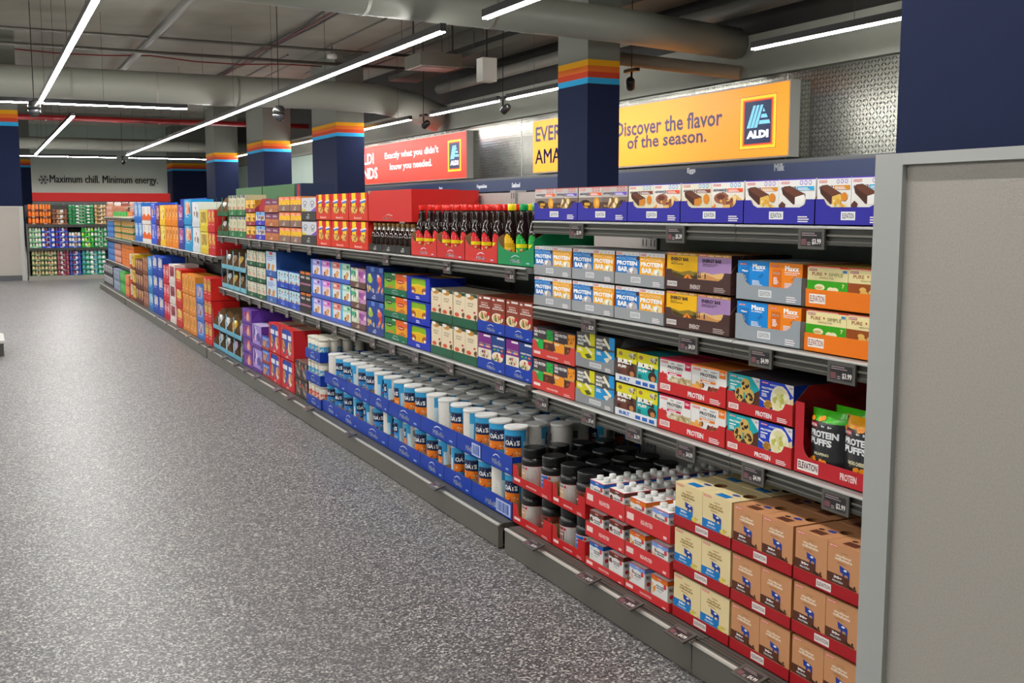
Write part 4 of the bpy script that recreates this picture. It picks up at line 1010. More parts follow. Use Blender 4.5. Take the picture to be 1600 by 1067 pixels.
# front marks for trays
def m_elev(x=.36, w=.28, fg='#3a3a44', bgc='#eeeef0', word=None, fw=None):
    m = [('r', x, .3, w, .46, bgc), ('t', 'ELEVATION', x+.02, .38, w-.04, .3, fg, .02)]
    if word: m += [('t', word, .46, .22, .24, .4, '#f4ecec', .04)]
    m += [('l', 3, 3, .78, .16, .18, .4, '#f0e8e8')]
    return m
def m_mill(s='Millville'):
    return [('t', s, .36, .2, .3, .3, '#dfe8f4', .03), ('p', [(.38,.62),(.46,.78),(.54,.8),(.62,.66),(.6,.66),(.53,.74),(.46,.72),(.4,.6)], '#dfe8f4'), ('l', 4, 1, .8, .2, .12, .2, '#a8c0e8')]
def m_dot(c='#e8e0d8', word=None):
    if word: return [('t', word, .3, .25, .4, .34, c, .03)]
    return [('p', [(.42,.6),(.5,.76),(.58,.6)], c), ('l', 4, 2, .36, .24, .3, .3, c)]

ORD = ['first', 'second', 'third', 'fourth', 'fifth', 'sixth', 'seventh', 'eighth', 'ninth', 'tenth', 'eleventh', 'twelfth', 'thirteenth', 'fourteenth', 'fifteenth', 'sixteenth', 'seventeenth', 'eighteenth', 'nineteenth', 'twentieth']
def tier_word(i, n):
    if n == 1: return ''
    if n == 2: return ('lower ', 'upper ')[i]
    if n == 3: return ('bottom ', 'middle ', 'top ')[i]
    return ORD[i] + '-tier '

def unit(where, y0, y1, z0, X, tiers, th, tray, cols, bh=None, bd=0.17, rows=1, rot=0.0, maker=None, depth=None, group=None, gap=0.0, first_z=0.0):
    """One column of stacked display trays.  y0 > y1; tray = (colour words, colour, style, hf, hc, hs, mark[, extra])."""
    w = abs(y0-y1) - 0.002
    yc = (y0+y1)/2
    bh = bh or th-0.004
    dep = depth or bd*rows+0.012
    tcw, tc, style, hf, hc, hs, mark = tray[:7]
    extra = tray[7] if len(tray) > 7 else {}
    def at(dx, dy, z):          # local offset (into shelf, along shelf) to world
        if rot:
            return (yc - dy if False else yc - dy, X + dx, z)
        return (X + dx, yc + dy, z)
    lists = cols if isinstance(cols[0], list) else [cols]*tiers
    for i in range(tiers):
        z = z0 + i*th
        me = tray_mesh(w, dep, hf, hc, min(hs, th-.003), tc, style, mark, **extra)
        o = place(me, 'display_tray', at(0, 0, z), rot)
        lab = uniq(f"{tcw} card tray, {tier_word(i, tiers)}{where}")
        tag(o, lab, 'tray', f"card display trays {where}")
        cc = lists[i]
        n = len(cc)
        bw = (w - 0.0036)/n
        for r in range(rows):
            for k, key in enumerate(cc):
                if key is None: continue
                dy = w/2 - 0.0018 - bw*(k+.5)
                x = 0.0032 + r*bd
                q = D[key]
                me = carton_mesh(key, bw-0.0015, bh-0.003, bd-0.003, max(0, hf*.85-.002))
                b = place(me, q['name'], at(x, dy, z+0.0022), rot)
                same = [j for j in range(n) if cc[j] == key]
                pos = ''
                if len(same) > 1:
                    j = same.index(k)
                    pos = (('far ', 'near ')[j] if len(same) == 2 else ORD[len(same)-1-j]+'-nearest ')
                rw = '' if rows == 1 else ('front row, ' if r == 0 else ORD[r]+' row, ')
                b['label'] = uniq(f"{pos}{q['desc']}, {rw}{tier_word(i, tiers)}{'tray ' if tiers > 1 else ''}{where}".replace('  ', ' '))
                b['category'] = q['cat']
                b['group'] = f"{q['desc']}s {where}"

# ------------------------------------------------------------------ stock on the near run
XT = 1.868       # front of stock on the shelves
XD = 1.787       # front of stock on the base deck
VIO = '#2d289e'
ab = ('violet-blue', VIO, 'cut', .044, .064, .112, m_elev(.38, .2))
wn = ['at the far end of the top shelf', 'second from far on the top shelf', 'third from far on top shelf', 'fourth from far on top shelf', 'second from partition on top shelf', 'against the partition, top shelf']
pairs = [['advA', 'advB'], ['advA', 'advB'], ['advC', 'advD'], ['advC', 'advD'], ['advE', 'advF'], ['advE', 'advF']]
edges = [3.693, 3.360, 3.031, 2.734, 2.432, 2.147, 1.903]
for i in range(6):
    unit(wn[i], edges[i], edges[i+1], 1.2545, XT, 1, .117, ab, pairs[i], bh=.117, rows=1, bd=.2)
# second shelf
gt = ('light grey', '#9c9fa3', 'low', .04, .04, .06, m_elev(.34, .2, '#8a8a90', '#dcdee0'))
unit('at the far end of second shelf', 3.696, 3.400, .9375, XT, 2, .113, gt, ['funB', 'funY'], rows=1, bd=.2)
unit('second from far on second shelf', 3.397, 3.107, .9375, XT, 2, .113, gt, ['funB', 'funY'], rows=1, bd=.2)
unit('beside the dark brown energy trays', 3.105, 2.811, .9375, XT, 2, .113, gt, ['funB', 'funY'], rows=1, bd=.2)
unit('in the dark brown case', 2.806, 2.480, .9375, XT, 2, .1165, ('dark brown', '#4b302c', 'cut', .038, .062, .11, [('r', .03, .3, .16, .4, '#e6e2e0'), ('t', 'ELEVATION', .04, .38, .14, .24, '#4a3a3a', .02), ('t', 'ENERGY', .4, .22, .16, .34, '#d8ccc8', .03), ('l', 3, 3, .76, .16, .2, .4, '#b8a8a4')]), ['enY', 'enP'], rows=1, bd=.2)
unit('beside the orange trays', 2.457, 2.185, .9375, XT, 2, .111, ('cool grey', '#9aa1a8', 'cut', .042, .072, .07, m_elev(.36, .2, '#8a8a90', '#dfe2e4')), ['mxB', 'mxO'], rows=1, bd=.2)
unit('orange tray against the partition', 2.173, 1.877, .9375, XT, 2, .1105, ('bright orange', '#f47c10', 'low', .047, .047, .09, [('r', .05, .26, .2, .5, '#f6efe8'), ('t', 'ELEVATION', .06, .34, .18, .34, '#a05a4a', .02)]), ['psG', 'psB'], rows=1, bd=.2)
# third shelf
hpm = [('r', .04, .42, .16, .3, '#f0dcd8'), ('t', 'HIGH-PROTEIN', .36, .3, .26, .2, '#f0d0cc', .03), ('l', 3, 2, .76, .16, .18, .3, '#e8b8b4')]
unit('far end of third shelf', 3.706, 3.369, .618, XT, 2, .121, ('coral red', '#d6403a', 'cut', .036, .066, .11, hpm), ['hpG', 'hpO'], rows=1, bd=.2)
unit('beside the coral red cases', 3.367, 3.101, .618, XT, 2, .128, ('mid grey', '#8e9094', 'cut', .034, .05, .12, m_elev(.38, .3, '#8a8a90', '#dcdee0')), ['gyY', 'gyB'], rows=1, bd=.2)
unit('in the low white trays', 3.094, 2.839, .618, XT, 2, .113, ('low white', '#e4e6ea', 'low', .026, .026, .03, [('t', 'BUILT', .1, .3, .26, .44, '#2c66c0', .06), ('r', .5, .25, .12, .45, '#2c66c0'), ('r', .66, .25, .12, .45, '#2c66c0'), ('r', .82, .25, .12, .45, '#2c66c0')]), ['blB', 'blT'], rows=2, bd=.13)
unit('between white and teal trays', 2.836, 2.490, .618, XT, 2, .114, ('red', '#cf2a2c', 'cut', .04, .062, .108, m_elev(.03, .16, '#b04a4a', '#f4e4e0', 'PROTEIN')), ['mlR', 'mlO'], rows=2, bd=.13)
unit('beside the tall snack case', 2.487, 2.205, .618, XT, 2, .113, ('deep red', '#c4272c', 'cut', .034, .058, .108, m_elev(.03, .16, '#b04a4a', '#f4e4e0', 'PROTEIN')), ['ebT', 'ebN'], rows=1, bd=.25)

# tall red case of snack pouches
y0, y1 = 2.196, 1.840
w = y0-y1
me = tray_mesh(w, .3, .045, .185, .185, '#c22430', 'window', [('r', .04, .2, .22, .6, '#f4ece8'), ('t', 'ELEVATION', .05, .32, .2, .4, '#5a2a34', .03), ('t', 'PROTEIN', .48, .34, .16, .4, '#f4dcd8', .03)], '#b88a64', (.034, .045, w-.02, .185), '#a81c28')
me_o = place(me, 'display_case', (XT, (y0+y1)/2, .6185))
tag(me_o, 'tall red display case with a cut-out window holding snack pouches', 'tray', 'red display case')
def puffs(c, word):
    it = [('r', .04, .66, .3, .1, '#d8303c'), ('t', 'ELEVATION', .06, .685, .26, .05, '#ffffff', .03), ('t', '4g', .46, .68, .1, .06, '#ffffff', .04), ('t', '5g', .64, .68, .1, .06, '#ffffff', .04),
          ('t', 'PROTEIN', .1, .5, .8, .13, '#eef0f2', .05), ('t', 'PUFFS', .1, .35, .66, .13, '#eef0f2', .05), ('p', [(0,.3),(.3,.26),(1,.16),(1,.06),(.3,.12),(0,.2)], c), ('t', word, .26, .15, .44, .07, '#f0ecc0', .03)]
    R = random.Random(len(word))
    it += [('e', R.random()*.9+.05, R.choice([R.random()*.07+.02, .78+.12*R.random()]), .06, None, '#f5961c') for _ in range(12)]
    return it
for k, (key, c, sc, word, lab) in enumerate((('pg', '#4cc01c', '#46c41c', 'JALAPENO', 'green-topped black puffs pouch'), ('py', '#f5a814', '#f7a912', 'NACHO CHEESE', 'yellow-topped black puffs pouch'))):
    for r_ in range(2):
        bw = .124
        me = bag_mesh(key, bw, .17, .05, '#26252a', sc, puffs(c, word))
        yy = y0 - .034 - bw/2 - k*.116
        o = place(me, 'snack_pouch', (XT+.006+r_*.075+k*.006, yy, .6215))
        tag(o, uniq(f"{lab} in the red case, {'front row' if r_ == 0 else 'tucked in the row behind'}"), 'snack bag', 'puffs pouches in the red case')

# ---------------- base deck: shake multipacks, four-pack cartons, jars
mt = lambda x: ('crimson', '#ae1a24', 'low', .033, .033, .034, [('r', x, .2, .22, .6, '#efe6e2'), ('t', 'ELEVATION', x+.015, .34, .19, .32, '#6a3a3c', .02)])
MB_H = .1375
unit('vanilla stack on the base', 2.620, 2.346, .1, XD, 3, MB_H, mt(.4), ['mkV', 'mkV'], bh=.132, bd=.135, rows=3)
unit('first chocolate stack on base', 2.343, 2.095, .1, XD, 3, MB_H, mt(.38), ['mkC', 'mkC'], bh=.132, bd=.135, rows=3)
unit('chocolate stack against the partition', 2.092, 1.854, .1, XD, 3, MB_H, mt(.36), ['mkC', 'mkC'], bh=.132, bd=.135, rows=3)

# shake cartons: printed sleeve with four capped necks
def shake_mesh(top, txt, blob, w=.088, d=.1, h=.088):
    def fn():
        mb = MB().box(0, -w/2, 0, d, w/2, h, '#e8e6e6', {'t': '#e9e7e6'})
        fr = flat((0, w/2, .03), (0,-1,0), (0,0,1), (-1,0,0), w, h-.03)
        art(mb, fr, [('p', [(0,.74),(.3,.7),(.5,.76),(.7,.7),(1,.74),(1,1),(0,1)], top), ('r', 0, .955, 1, .045, '#d8303a'), ('t', 'PROTEIN', .3, .46, .5, .09, '#3c383c', .05), ('t', 'SHAKE', .34, .35, .42, .08, '#3c383c', .05), ('e', .84, .62, .09, None, '#d83a44'),
                     ('l', 9, 2, .35, .2, .4, .1, '#b8b4b4'), ('b', ord(top[2]), 5, .04, .06, .2, .5, .08, blob)] + [('r', .4, .86, .24, .05, '#f0d8d8')])
        fs = flat((0, -w/2, .03), (1,0,0), (0,0,1), (0,-1,0), d, h-.03)
        art(mb, fs, [('r', 0, .74, 1, .26, top), ('r', 0, .955, 1, .045, '#d8303a'), ('t', 'PRO', .06, .4, .14, .2, '#3c383c', .04), ('e', .14, .14, .07, None, '#d83a44'), ('e', .6, .4, .16, .2, blob[0])])
        return mb.mesh('shake_carton', CARD)
    return cached(('shake', top), fn)
capm = MB().lathe([(.0105, 0), (.0115, .002), (.0115, .013), (.0095, .0145)], '#e6e6e4', 12).mesh('cap', PLAS)
flav = {'blue': ('#1c68c0', ['#d8d4d0', '#b8c8d8'], 'blue-topped'), 'brown': ('#6b3428', ['#5a2c20', '#8a4a34'], 'brown-topped'), 'orange': ('#e8761c', ['#e89a4a', '#f0b87a'], 'orange-topped'), 'sky': ('#7fa2e4', ['#e0b8a4', '#a87a6c'], 'pale blue topped')}
ys, ye = 3.137, 2.630
seg = (ys-ye)/4
order = [['blue', 'brown', 'sky', 'orange'], ['brown', 'brown', 'orange', 'sky'], ['blue', 'brown', 'orange', 'sky']]
for t in range(3):
    z = .1 + t*.105
    sh = (.03, .05, .058)[t]
    for q in range(2):
        yc = ys - seg*(2*q+1)
        me = tray_mesh(seg*2-.002, .54, sh, sh, sh, '#d8343a', 'low', [('r', .04, .36, .16, .36, '#f4d8d4'), ('t', 'HIGH-PROTEIN', .36, .36, .26, .26, '#f4d0cc', .03), ('l', 3, 1, .86, .16, .1, .3, '#f4d0cc')])
        o = place(me, 'display_tray', (XD-.004, yc, z))
        tag(o, uniq(f"long coral card tray of capped shake cartons, {tier_word(t, 3)}tier, {('jar', 'vanilla')[q]} side"), 'tray', 'coral trays of shake cartons')
    for q in range(4):
        f = order[t][q]
        top, blob, words = flav[f]
        me = shake_mesh(top, '', blob)
        for r_ in range(5 if t == 2 else 2):
            cnt = 1
            y = ys - seg*(q+.5)
            o = place(me, 'shake_carton_pack', (XD+.003+r_*.105, y, z+.0022))
            rw = 'front row' if r_ == 0 else ORD[r_]+' row'
            tag(o, uniq(f"{words} capped shake pack, {rw}, {tier_word(t, 3)}tier, {('first', 'second', 'third', 'fourth')[q]} from jars"), 'drink pack', 'capped shake cartons on the base')
            for (cx, cy) in ((.026, .022), (.026, -.022), (.074, .022), (.074, -.022)):
                c = place(capm, 'cap', (cx, cy, .088), 0, o)

# protein powder jars
def jar_mesh(kind):
    lab, win = {'tan': ('#e6e2de', '#d8a070'), 'blue': ('#e8e6e2', '#1c62c0'), 'choc': ('#8a4a34', '#5a2c20'), 'red': ('#dcdad8', '#8a3a34')}[kind]
    def fn():
        mb = MB()
        prof = [(.044, .0), (.0485, .004), (.0485, .082), (.0492, .084), (.0496, .094), (.048, .106), (.040, .113), (.038, .117)]
        cols = ['#141416', lab, '#b03038', '#101012', '#101012', '#101012', '#101012']
        mb.lathe(prof, cols, 28)
        fr = round_frame(.0485, math.pi-1.15, math.pi+1.15, .03, .051)
        art(mb, fr, [('r', .1, .06, .38, .62, win), ('r', .08, .76, .36, .2, '#8c8a8c' if kind == 'tan' else win), ('l', 5, 7, .56, .1, .34, .7, '#9c9a9c'), ('e', .5, .84, .05, None, '#d8303a'), ('t', 'PROTEIN', .14, .4, .3, .12, '#f4f0ec', .04)])
        mb.lathe([(.0435, .114), (.045, .116), (.045, .13), (.0445, .132), (.045, .134), (.045, .147), (.043, .149)], '#0d0d0f', 28)
        return mb.mesh('protein_jar', PLAS)
    return cached(('jar', kind), fn)
jy = [(3.710, 3.387), (3.384, 3.144)]
kinds = [[('tan', 'choc'), ('red', 'blue')], [('tan', 'blue'), ('tan', 'choc')]]
jword = {'tan': 'tan-labelled', 'blue': 'blue-labelled', 'choc': 'brown-labelled', 'red': 'white-labelled'}
for t in range(2):
    for q in range(2):
        ya, yb = jy[q]
        w = ya-yb-.002
        z = .1+t*.1525
        me = tray_mesh(w, .205, .036, .075, .075, '#c81a20', 'block', hpm)
        o = place(me, 'display_tray', (XD, (ya+yb)/2, z))
        tag(o, uniq(f"red stepped card tray of black lidded jars, {tier_word(t, 2)}tier, {('beside the oats', 'beside the shakes')[q]}"), 'tray', 'red trays of black jars')
        for k in range(2):
            for r_ in range(2 if t == 0 else 4):
                kd = kinds[t][q][k]
                o = place(jar_mesh(kd), 'protein_jar', (XD+.053+r_*.1+(.008 if r_ > 1 else 0), ya-.001-w*(.25+.5*k), z+.0025), (.7 if k else .4)+r_*1.1)
                tag(o, uniq(f"black {jword[kd]} jar, {'front' if r_ == 0 else ORD[r_]}{' row'}, {tier_word(t, 2)}tray {('by the oats', 'by the shakes')[q]}, {('far', 'near')[k]} side"), 'jar', 'black protein powder jars')
        if t == 1:
            me = tray_mesh(w, .207, .036, .068, .068, '#c81a20', 'block', None)
            o = place(me, 'display_tray', (XD+.2065, (ya+yb)/2, z))
            tag(o, uniq(f"red stepped card tray half hidden behind the upper jars {('beside the oats', 'beside the shakes')[q]}"), 'tray', 'red trays of black jars')

# ---------------- oats canisters
def can_mesh(kind):
    # orange maple, blue berry, small cream tub
    def fn():
        mb = MB()
        R_, H_ = (.0462, .172)
        acc, foot = {'orange': ('#1c8cd0', '#ee7c1c'), 'berry': ('#1c6cb8', '#2a86d0')}[kind]
        def side(b_, a):
            if b_ == 0: return '#d8d4cc'
            d = abs(a-.5)
            if d < .165: return [None, '#2a90d0', '#2a90d0', '#3aa4dc', '#2c9ad8'][min(b_, 4)]
            if d < .21: return '#bfdcec' if b_ < 3 else '#3aa4dc'
            return '#e6e2dc'
        mb.lathe([(R_, 0), (R_, .004), (R_, .06), (R_, .12), (R_, H_-.006)], side, 32, cap=False)
        fr = round_frame(R_, math.pi-.86, math.pi+.86, .062, H_-.07)
        # x runs along the shelf as seen from the aisle
        it = [('r', .0, .0, 1, .34, foot), ('r', .04, .34, .92, .46, '#14234c'), ('r', .1, .765, .8, .008, '#a8b8d8'), ('l', 16, 1, .3, .67, .3, .07, '#e8ecf4'), ('t', 'OATS', .1, .43, .8, .2, '#f2f2f4', .05), ('l', 6, 1, .16, .26, .6, .06, '#f8e0c0'),
              ('b', 61, 14, .05, .0, .9, .2, .05, ['#e8c890', '#c87a34', '#f0dcb0', '#a83a2c' if kind == 'orange' else '#2c2c6a'])]
        if kind == 'berry': it += [('e', .12, .14, .09, None, '#c0303a')]
        art(mb, fr, it)
        bk = round_frame(R_, math.pi+1.35, math.pi+2.7, .02, H_-.05)
        art(mb, bk, [('l', 8, 10, .1, .05, .8, .6, '#a8a49c'), ('r', .2, .72, .55, .24, '#8a8a86')])
        bk = round_frame(R_, math.pi-2.7, math.pi-1.35, .02, H_-.05)
        art(mb, bk, [('l', 18, 9, .1, .05, .8, .9, '#a8a49c')])
        return mb.mesh('oats_canister', CARD)
    return cached(('can', kind), fn)
lidm = MB().lathe([(.0472, 0), (.048, .001), (.048, .0085), (.0472, .0105), (.0452, .0108), (.0446, .0095)], '#ececea', 32).mesh('lid', PLAS)
OG = 'round oats canisters on the base deck'
def canister(kind, x, y, z, rot, label, group=OG):
    o = place(can_mesh(kind), 'oats_canister', (x, y, z), rot)
    tag(o, uniq(label), 'canister', group)
    place(lidm, 'lid', (0, 0, .166), 0, o)
ot = [3.665, 4.004, 4.259, 4.695, 5.141, 5.444, 5.838, 6.283]
lt = [3.733, 4.104, 4.409, 4.701, 5.150, 5.641, 5.998, 6.396]
ot = ot[::-1]; lt = lt[::-1]; lt[0] = 6.335; ot[-1] = lt[-1] = 3.710+.003
BLU = '#0c3cab'
rots = [.35, .3, .25, 1.7, .05, 2.2, 1.9, .15, .1, -.5, -.7, 1.5, .4, .1, -.9, .2, .0, 2.3]
lrot = [.1, 2.0, .3, .2, .8, -.7, .3, .1, -.9, -.6, 1.6, .3, -.8, .9, .1, .0, .1, .2]
for nm, tt, z in (('upper', ot, .2775), ('lower', lt, .1)):
    cnt = 0
    dep = .579 if nm == 'upper' else .112
    for i in range(len(tt)-2, -1, -1):
        lo, hi = tt[i+1], tt[i]
        w = hi-lo-.002
        nth = len(tt)-2-i
        mk = m_mill() if i not in ((5,) if nm == 'upper' else (6,)) else m_mill()[:1]+[('r', .62, .1, .34, .7, '#c8d4ec')] + [('r', .64+.03*q, .18, .012+.006*(q % 3), .54, '#1449b6') for q in range(10)]
        me = tray_mesh(w, dep, .073, .073, .073, BLU, 'low', mk)
        o = place(me, 'display_tray', (XD, (lo+hi)/2, z))
        tag(o, uniq(f"royal blue card tray of oats canisters, {ORD[nth]} from the jars, {nm} row"), 'tray', 'royal blue trays of oats')
        n = max(2, round(w/.143))
        sp = (w-.004)/n
        dl = min(.02, (sp-.1)/2)
        for k in range(n):
            c = cnt + k
            for r_ in range(6 if nm == 'upper' else 1):
                y = lo + .003 + sp*(k+.5) + (dl if r_ % 2 else -dl)*(1 if r_ else 0)
                x = 1.8395 + .0954*r_
                kind = 'orange' if c < (10 if nm == 'upper' else 9) else 'berry'
                if r_ == 0:
                    rt = (rots if nm == 'upper' else lrot)[c % 18]+.4
                    lb = f"{'white-lidded ' if nm == 'upper' else ''}{kind} oats canister, {ORD[c]} from the jars, {nm} front row"
                else:
                    rt = 2.0+c*.9+r_
                    lb = f"oats canister in shade, {ORD[c]} from the jars, {ORD[r_]} row back"
                canister(kind, x, y, z+.003, rt, lb)
        cnt += n

# three-tier blue trays with small cream-lidded tubs at the far end of the oats
def tub_mesh(kind):
    band, art_c = {'sky': ('#3a9ccc', '#7ac0e0'), 'coral': ('#d8584a', '#e88a74')}[kind]
    def fn():
        mb = MB().lathe([(.033, 0), (.033, .095), (.033, .128)], ['#e4ddd0', '#e4ddd0'], 24)
        art(mb, round_frame(.033, math.pi-.6, math.pi+2.2, .055, .05), [('r', 0, 0, 1, .7, band), ('b', 5, 8, .05, .05, .9, .5, .1, [art_c, '#e8e4dc'])])
        mb.lathe([(.0345, .122), (.0345, .135), (.033, .1365)], '#e2dccf', 24)
        return mb.mesh('snack_tub', CARD)
    return cached(('tub', kind), fn)
ty0, ty1 = 6.664, 6.345
w = ty0-ty1-.002
for t in range(3):
    z = .1+t*.143
    me = tray_mesh(w, .3, .062, .062, .062, BLU, 'low', m_mill())
    o = place(me, 'display_tray', (XD-.01, (ty0+ty1)/2, z))
    tag(o, uniq(f"royal blue card tray of small tubs beyond the oats, {tier_word(t, 3)}tier"), 'tray', 'royal blue trays of tubs')
    for k in range(4):
        for r_ in range(4 if t == 2 else 1):
            y = ty0-.001-w*(k+.5)/4
            o = place(tub_mesh('coral' if t == 0 else 'sky'), 'snack_tub', (XD+.03+r_*.072, y, z+.0025), .3*k+r_*1.3)
            tag(o, uniq(f"cream-lidded {'coral' if t == 0 else 'sky blue'} tub, {ORD[3-k]} from the oats, {'front' if r_ == 0 else ORD[r_]} row, {tier_word(t, 3)}tray"), 'tub', 'small tubs in royal blue trays')

# ------------------------------------------------------------------ stock on the middle run, top shelf (z 1.075)
Z1 = 1.0765
def bottle_mesh(cap, lab, lab2):
    def fn():
        mb = MB()
        mb.lathe([(.029, 0), (.031, .006), (.031, .05), (.031, .118), (.024, .15), (.017, .178), (.0175, .19), (.0135, .205), (.0135, .214)], '#1c0b08', 22)
        mb.lathe([(.0165, .212), (.017, .214), (.017, .236), (.0155, .238)], cap, 16)
        fr = round_frame(.031, math.pi-.6, math.pi+1.5, .045, .075)
        art(mb, fr, [('r', 0, 0, 1, .5, lab), ('r', .09, .5, .82, .16, lab), ('r', .18, .66, .64, .14, lab), ('r', .28, .8, .44, .12, lab), ('r', .4, .92, .2, .08, lab), ('r', 0, .3, 1, .2, lab2), ('b', 3, 8, .1, .0, .8, .2, .08, ['#e8b060', '#a85a2c', '#f0d090']), ('l', 6, 2, .3, .56, .4, .24, '#f8f0e4')])
        fr = round_frame(.0222, math.pi+.55, math.pi+1.3, .10, .05)
        return mb.mesh('syrup_bottle', GLSS)
    return cached(('btl', cap, lab), fn)
SY = [(3.692, 4.018, '#0f8a50', 'green', [('#f0d414', '#f5c21c', '#e0a81c'), ('#0f9a4c', '#2cae4a', '#e8e01c'), ('#0f9a4c', '#2cae4a', '#e8e01c')], 'nearest the bar cartons'),
      (4.021, 4.351, '#d2322c', 'red', [('#e4241c', '#e4343a', '#f5d81c')]*3, 'beside the green tray'),
      (4.355, 4.677, '#c8282a', 'red', [('#e4241c', '#e4343a', '#f5d81c')]*3, 'third from the bar cartons'),
      (4.681, 5.011, '#d2322c', 'red', [('#e4241c', '#e4343a', '#f5d81c')]*3, 'beside the small bottles')]
cn = {'#f0d414': 'yellow', '#0f9a4c': 'green', '#e4241c': 'red'}
for ya, yb, c, cw, bots, wh in SY:
    lo, hi = min(ya, yb), max(ya, yb)
    w = hi-lo-.002
    me = tray_mesh(w, .26, .052, .105, .13, c, 'arch', m_mill())
    o = place(me, 'display_tray', (XT, (lo+hi)/2, Z1))
    tag(o, uniq(f"{cw} scooped card tray of dark syrup bottles, {wh}"), 'tray', 'scooped trays of syrup bottles')
    for k in range(3):
        for r_ in range(3):
            y = hi-.001-w*(k+.5)/3*1.0
            cap, lb, l2 = bots[2-k] if len(set(bots)) > 1 and False else bots[k]
            o = place(bottle_mesh(cap, lb, l2), 'syrup_bottle', (XT+.038+r_*.078, y, Z1+.0025), 0)
            tag(o, uniq(f"{cn[cap]}-capped dark syrup bottle, {('far', 'middle', 'near')[k]} one, {'front' if r_ == 0 else ORD[r_]} row, {cw} tray {wh}"), 'bottle', 'syrup bottles on the middle run')
# small flask bottles in black trays, red case lying on a red backing carton
def flask_mesh():
    mb = MB()
    mb.lathe([(.022, 0), (.024, .005), (.027, .06), (.0255, .085), (.015, .112), (.0115, .12), (.0115, .13)], ['#24100c', '#24100c', '#24100c', '#24100c', '#cfcac2', '#cfcac2'], 18)
    mb.lathe([(.014, .128), (.014, .145), (.012, .147)], '#b08a50', 14)
    art(mb, round_frame(.026, math.pi-.8, math.pi+.8, .008, .06), [('l', 3, 6, .2, .2, .6, .7, '#8a7a74'), ('r', .1, .0, .5, .16, '#c8c4c0')])
    return mb.mesh('flask_bottle', GLSS)
fm = flask_mesh()
ya, yb = 5.658, 5.020
w3 = (ya-yb)/3
for q in range(3):
    me = tray_mesh(w3-.002, .2, .04, .04, .04, '#2c2a2a', 'low', m_dot('#c8c4c0'))
    o = place(me, 'display_tray', (XT, ya-w3*(q+.5), Z1))
    tag(o, uniq(f"black card tray of small flask bottles, {ORD[2-q]} from the red-capped syrups"), 'tray', 'black trays of flask bottles')
for k in range(9):
    for r_ in range(2):
        o = place(fm, 'flask_bottle', (XT+.032+r_*.06, ya-(ya-yb)*(k+.5)/9, Z1+.0025))
        tag(o, uniq(f"small dark flask bottle with tan cap, {ORD[8-k]} from the syrups, {'front' if r_ == 0 else 'back'} row"), 'bottle', 'small flask bottles in black trays')
mb = MB().box(0, 0, 0, .08, -(yb-ya) , .156, '#c21e22')
tag(mb.build('case_carton', CARD, None, (XT+.205, yb, Z1)), 'plain red carton standing upright behind the small flask bottles', 'box')
ca, cb = 5.668, 5.010
w = ca-cb
mb = MB().box(0, 0, 0, .25, w, .158, '#cf2420')
fr = flat((0, w, 0), (0,-1,0), (0,0,1), (-1,0,0), w, .158)
art(mb, fr, [('p', [(.0,1),(.06,1),(.0,.86)], '#b8a088'), ('t', 'Millville', .36, .05, .22, .09, '#e8b8b0', .03), ('p', [(.4,.18),(.48,.24),(.58,.2),(.58,.17),(.48,.21)], '#e8b8b0')])
tag(mb.build('case_carton', CARD, None, (XT+.004, cb, Z1+.1595)), 'closed bright red case lying above the flask bottles', 'box')
cb2, cc = 5.713, 5.308
w = cb2-cc
mb = MB().box(0, 0, 0, .22, w, .17, '#c92822')
fr = flat((0, w, 0), (0,-1,0), (0,0,1), (-1,0,0), w, .17)
art(mb, fr, [('p', [(.2,0),(1,0),(1,.5)], '#b01c1c')])
mb.box(.04, .0, -.1, .21, w, 0, '#b8201f')
tag(mb.build('case_carton', CARD, None, (XT+.27-.0, cc, Z1+.15)), 'second red case beyond the syrup bottle caps', 'box')

red = ('tomato red', '#d8341f', 'cut', .04, .11, .17, m_dot('#f0c8b8', "Benton's"))
unit('cookie stack beside the red case', 6.012, 5.674, Z1, XT, 2, .158, red, ['cookie', 'cookie'], bh=.154)
unit('middle cookie stack', 6.361, 6.018, Z1, XT, 2, .158, red, ['cookie', 'cookie'], bh=.154)
unit('cookie stack beside charcoal trays', 6.680, 6.368, Z1, XT, 2, .158, red, ['cookie', 'cookie'], bh=.154)
char = ('charcoal', '#3a3836', 'low', .06, .06, .07, m_dot('#c8c8c8'))
unit('beside the cookie stacks', 7.037, 6.688, Z1, XT, 2, .15, char, ['coffeeG', 'coffeeP'])
taup = ('taupe', '#8c6c60', 'low', .045, .045, .06, m_dot())
unit('near taupe stack, middle run top shelf', 7.325, 7.045, Z1, XT, 3, .104, taup, ['snackO', 'snackO'])
unit('far taupe stack, middle run top shelf', 7.644, 7.334, Z1, XT, 3, .104, taup, ['snackO', 'snackO'])
unit('in the copper stack', 8.059, 7.653, Z1, XT, 3, .1, ('copper', '#b86c3c', 'low', .035, .035, .06, m_dot()), ['snackV', 'snackV'])
unit('blue stack below a red carton', 8.363, 8.069, Z1, XT, 2, .105, ('ultramarine', '#3a38c4', 'low', .036, .036, .1, m_dot()), ['granola'])
mb = MB().plate((0, .12, 0), (0,-1,0), (0,0,1), (-1,0,0), [(.02,0),(.24,0),(.24,.06),(.2,.09),(.12,.09),(.02,.03)], .05, '#b42430')
tag(mb.build('case_carton', CARD, None, (XT+.02, (8.363+8.069)/2, Z1+.212)), 'torn red carton on top of the ultramarine granola stack', 'box')
unit('yellow crackers beside granola', 8.710, 8.373, Z1, XT, 3, .1, ('maroon', '#9c3440', 'low', .032, .032, .06, m_dot()), ['yelbox', 'yelbox'])
grn = ('leaf green', '#2f7a48', 'low', .05, .05, .08, m_dot('#c8e0c8'))
unit('near flax stack at top', 9.035, 8.722, Z1, XT, 2, .172, grn, ['crisp', 'crisp'])
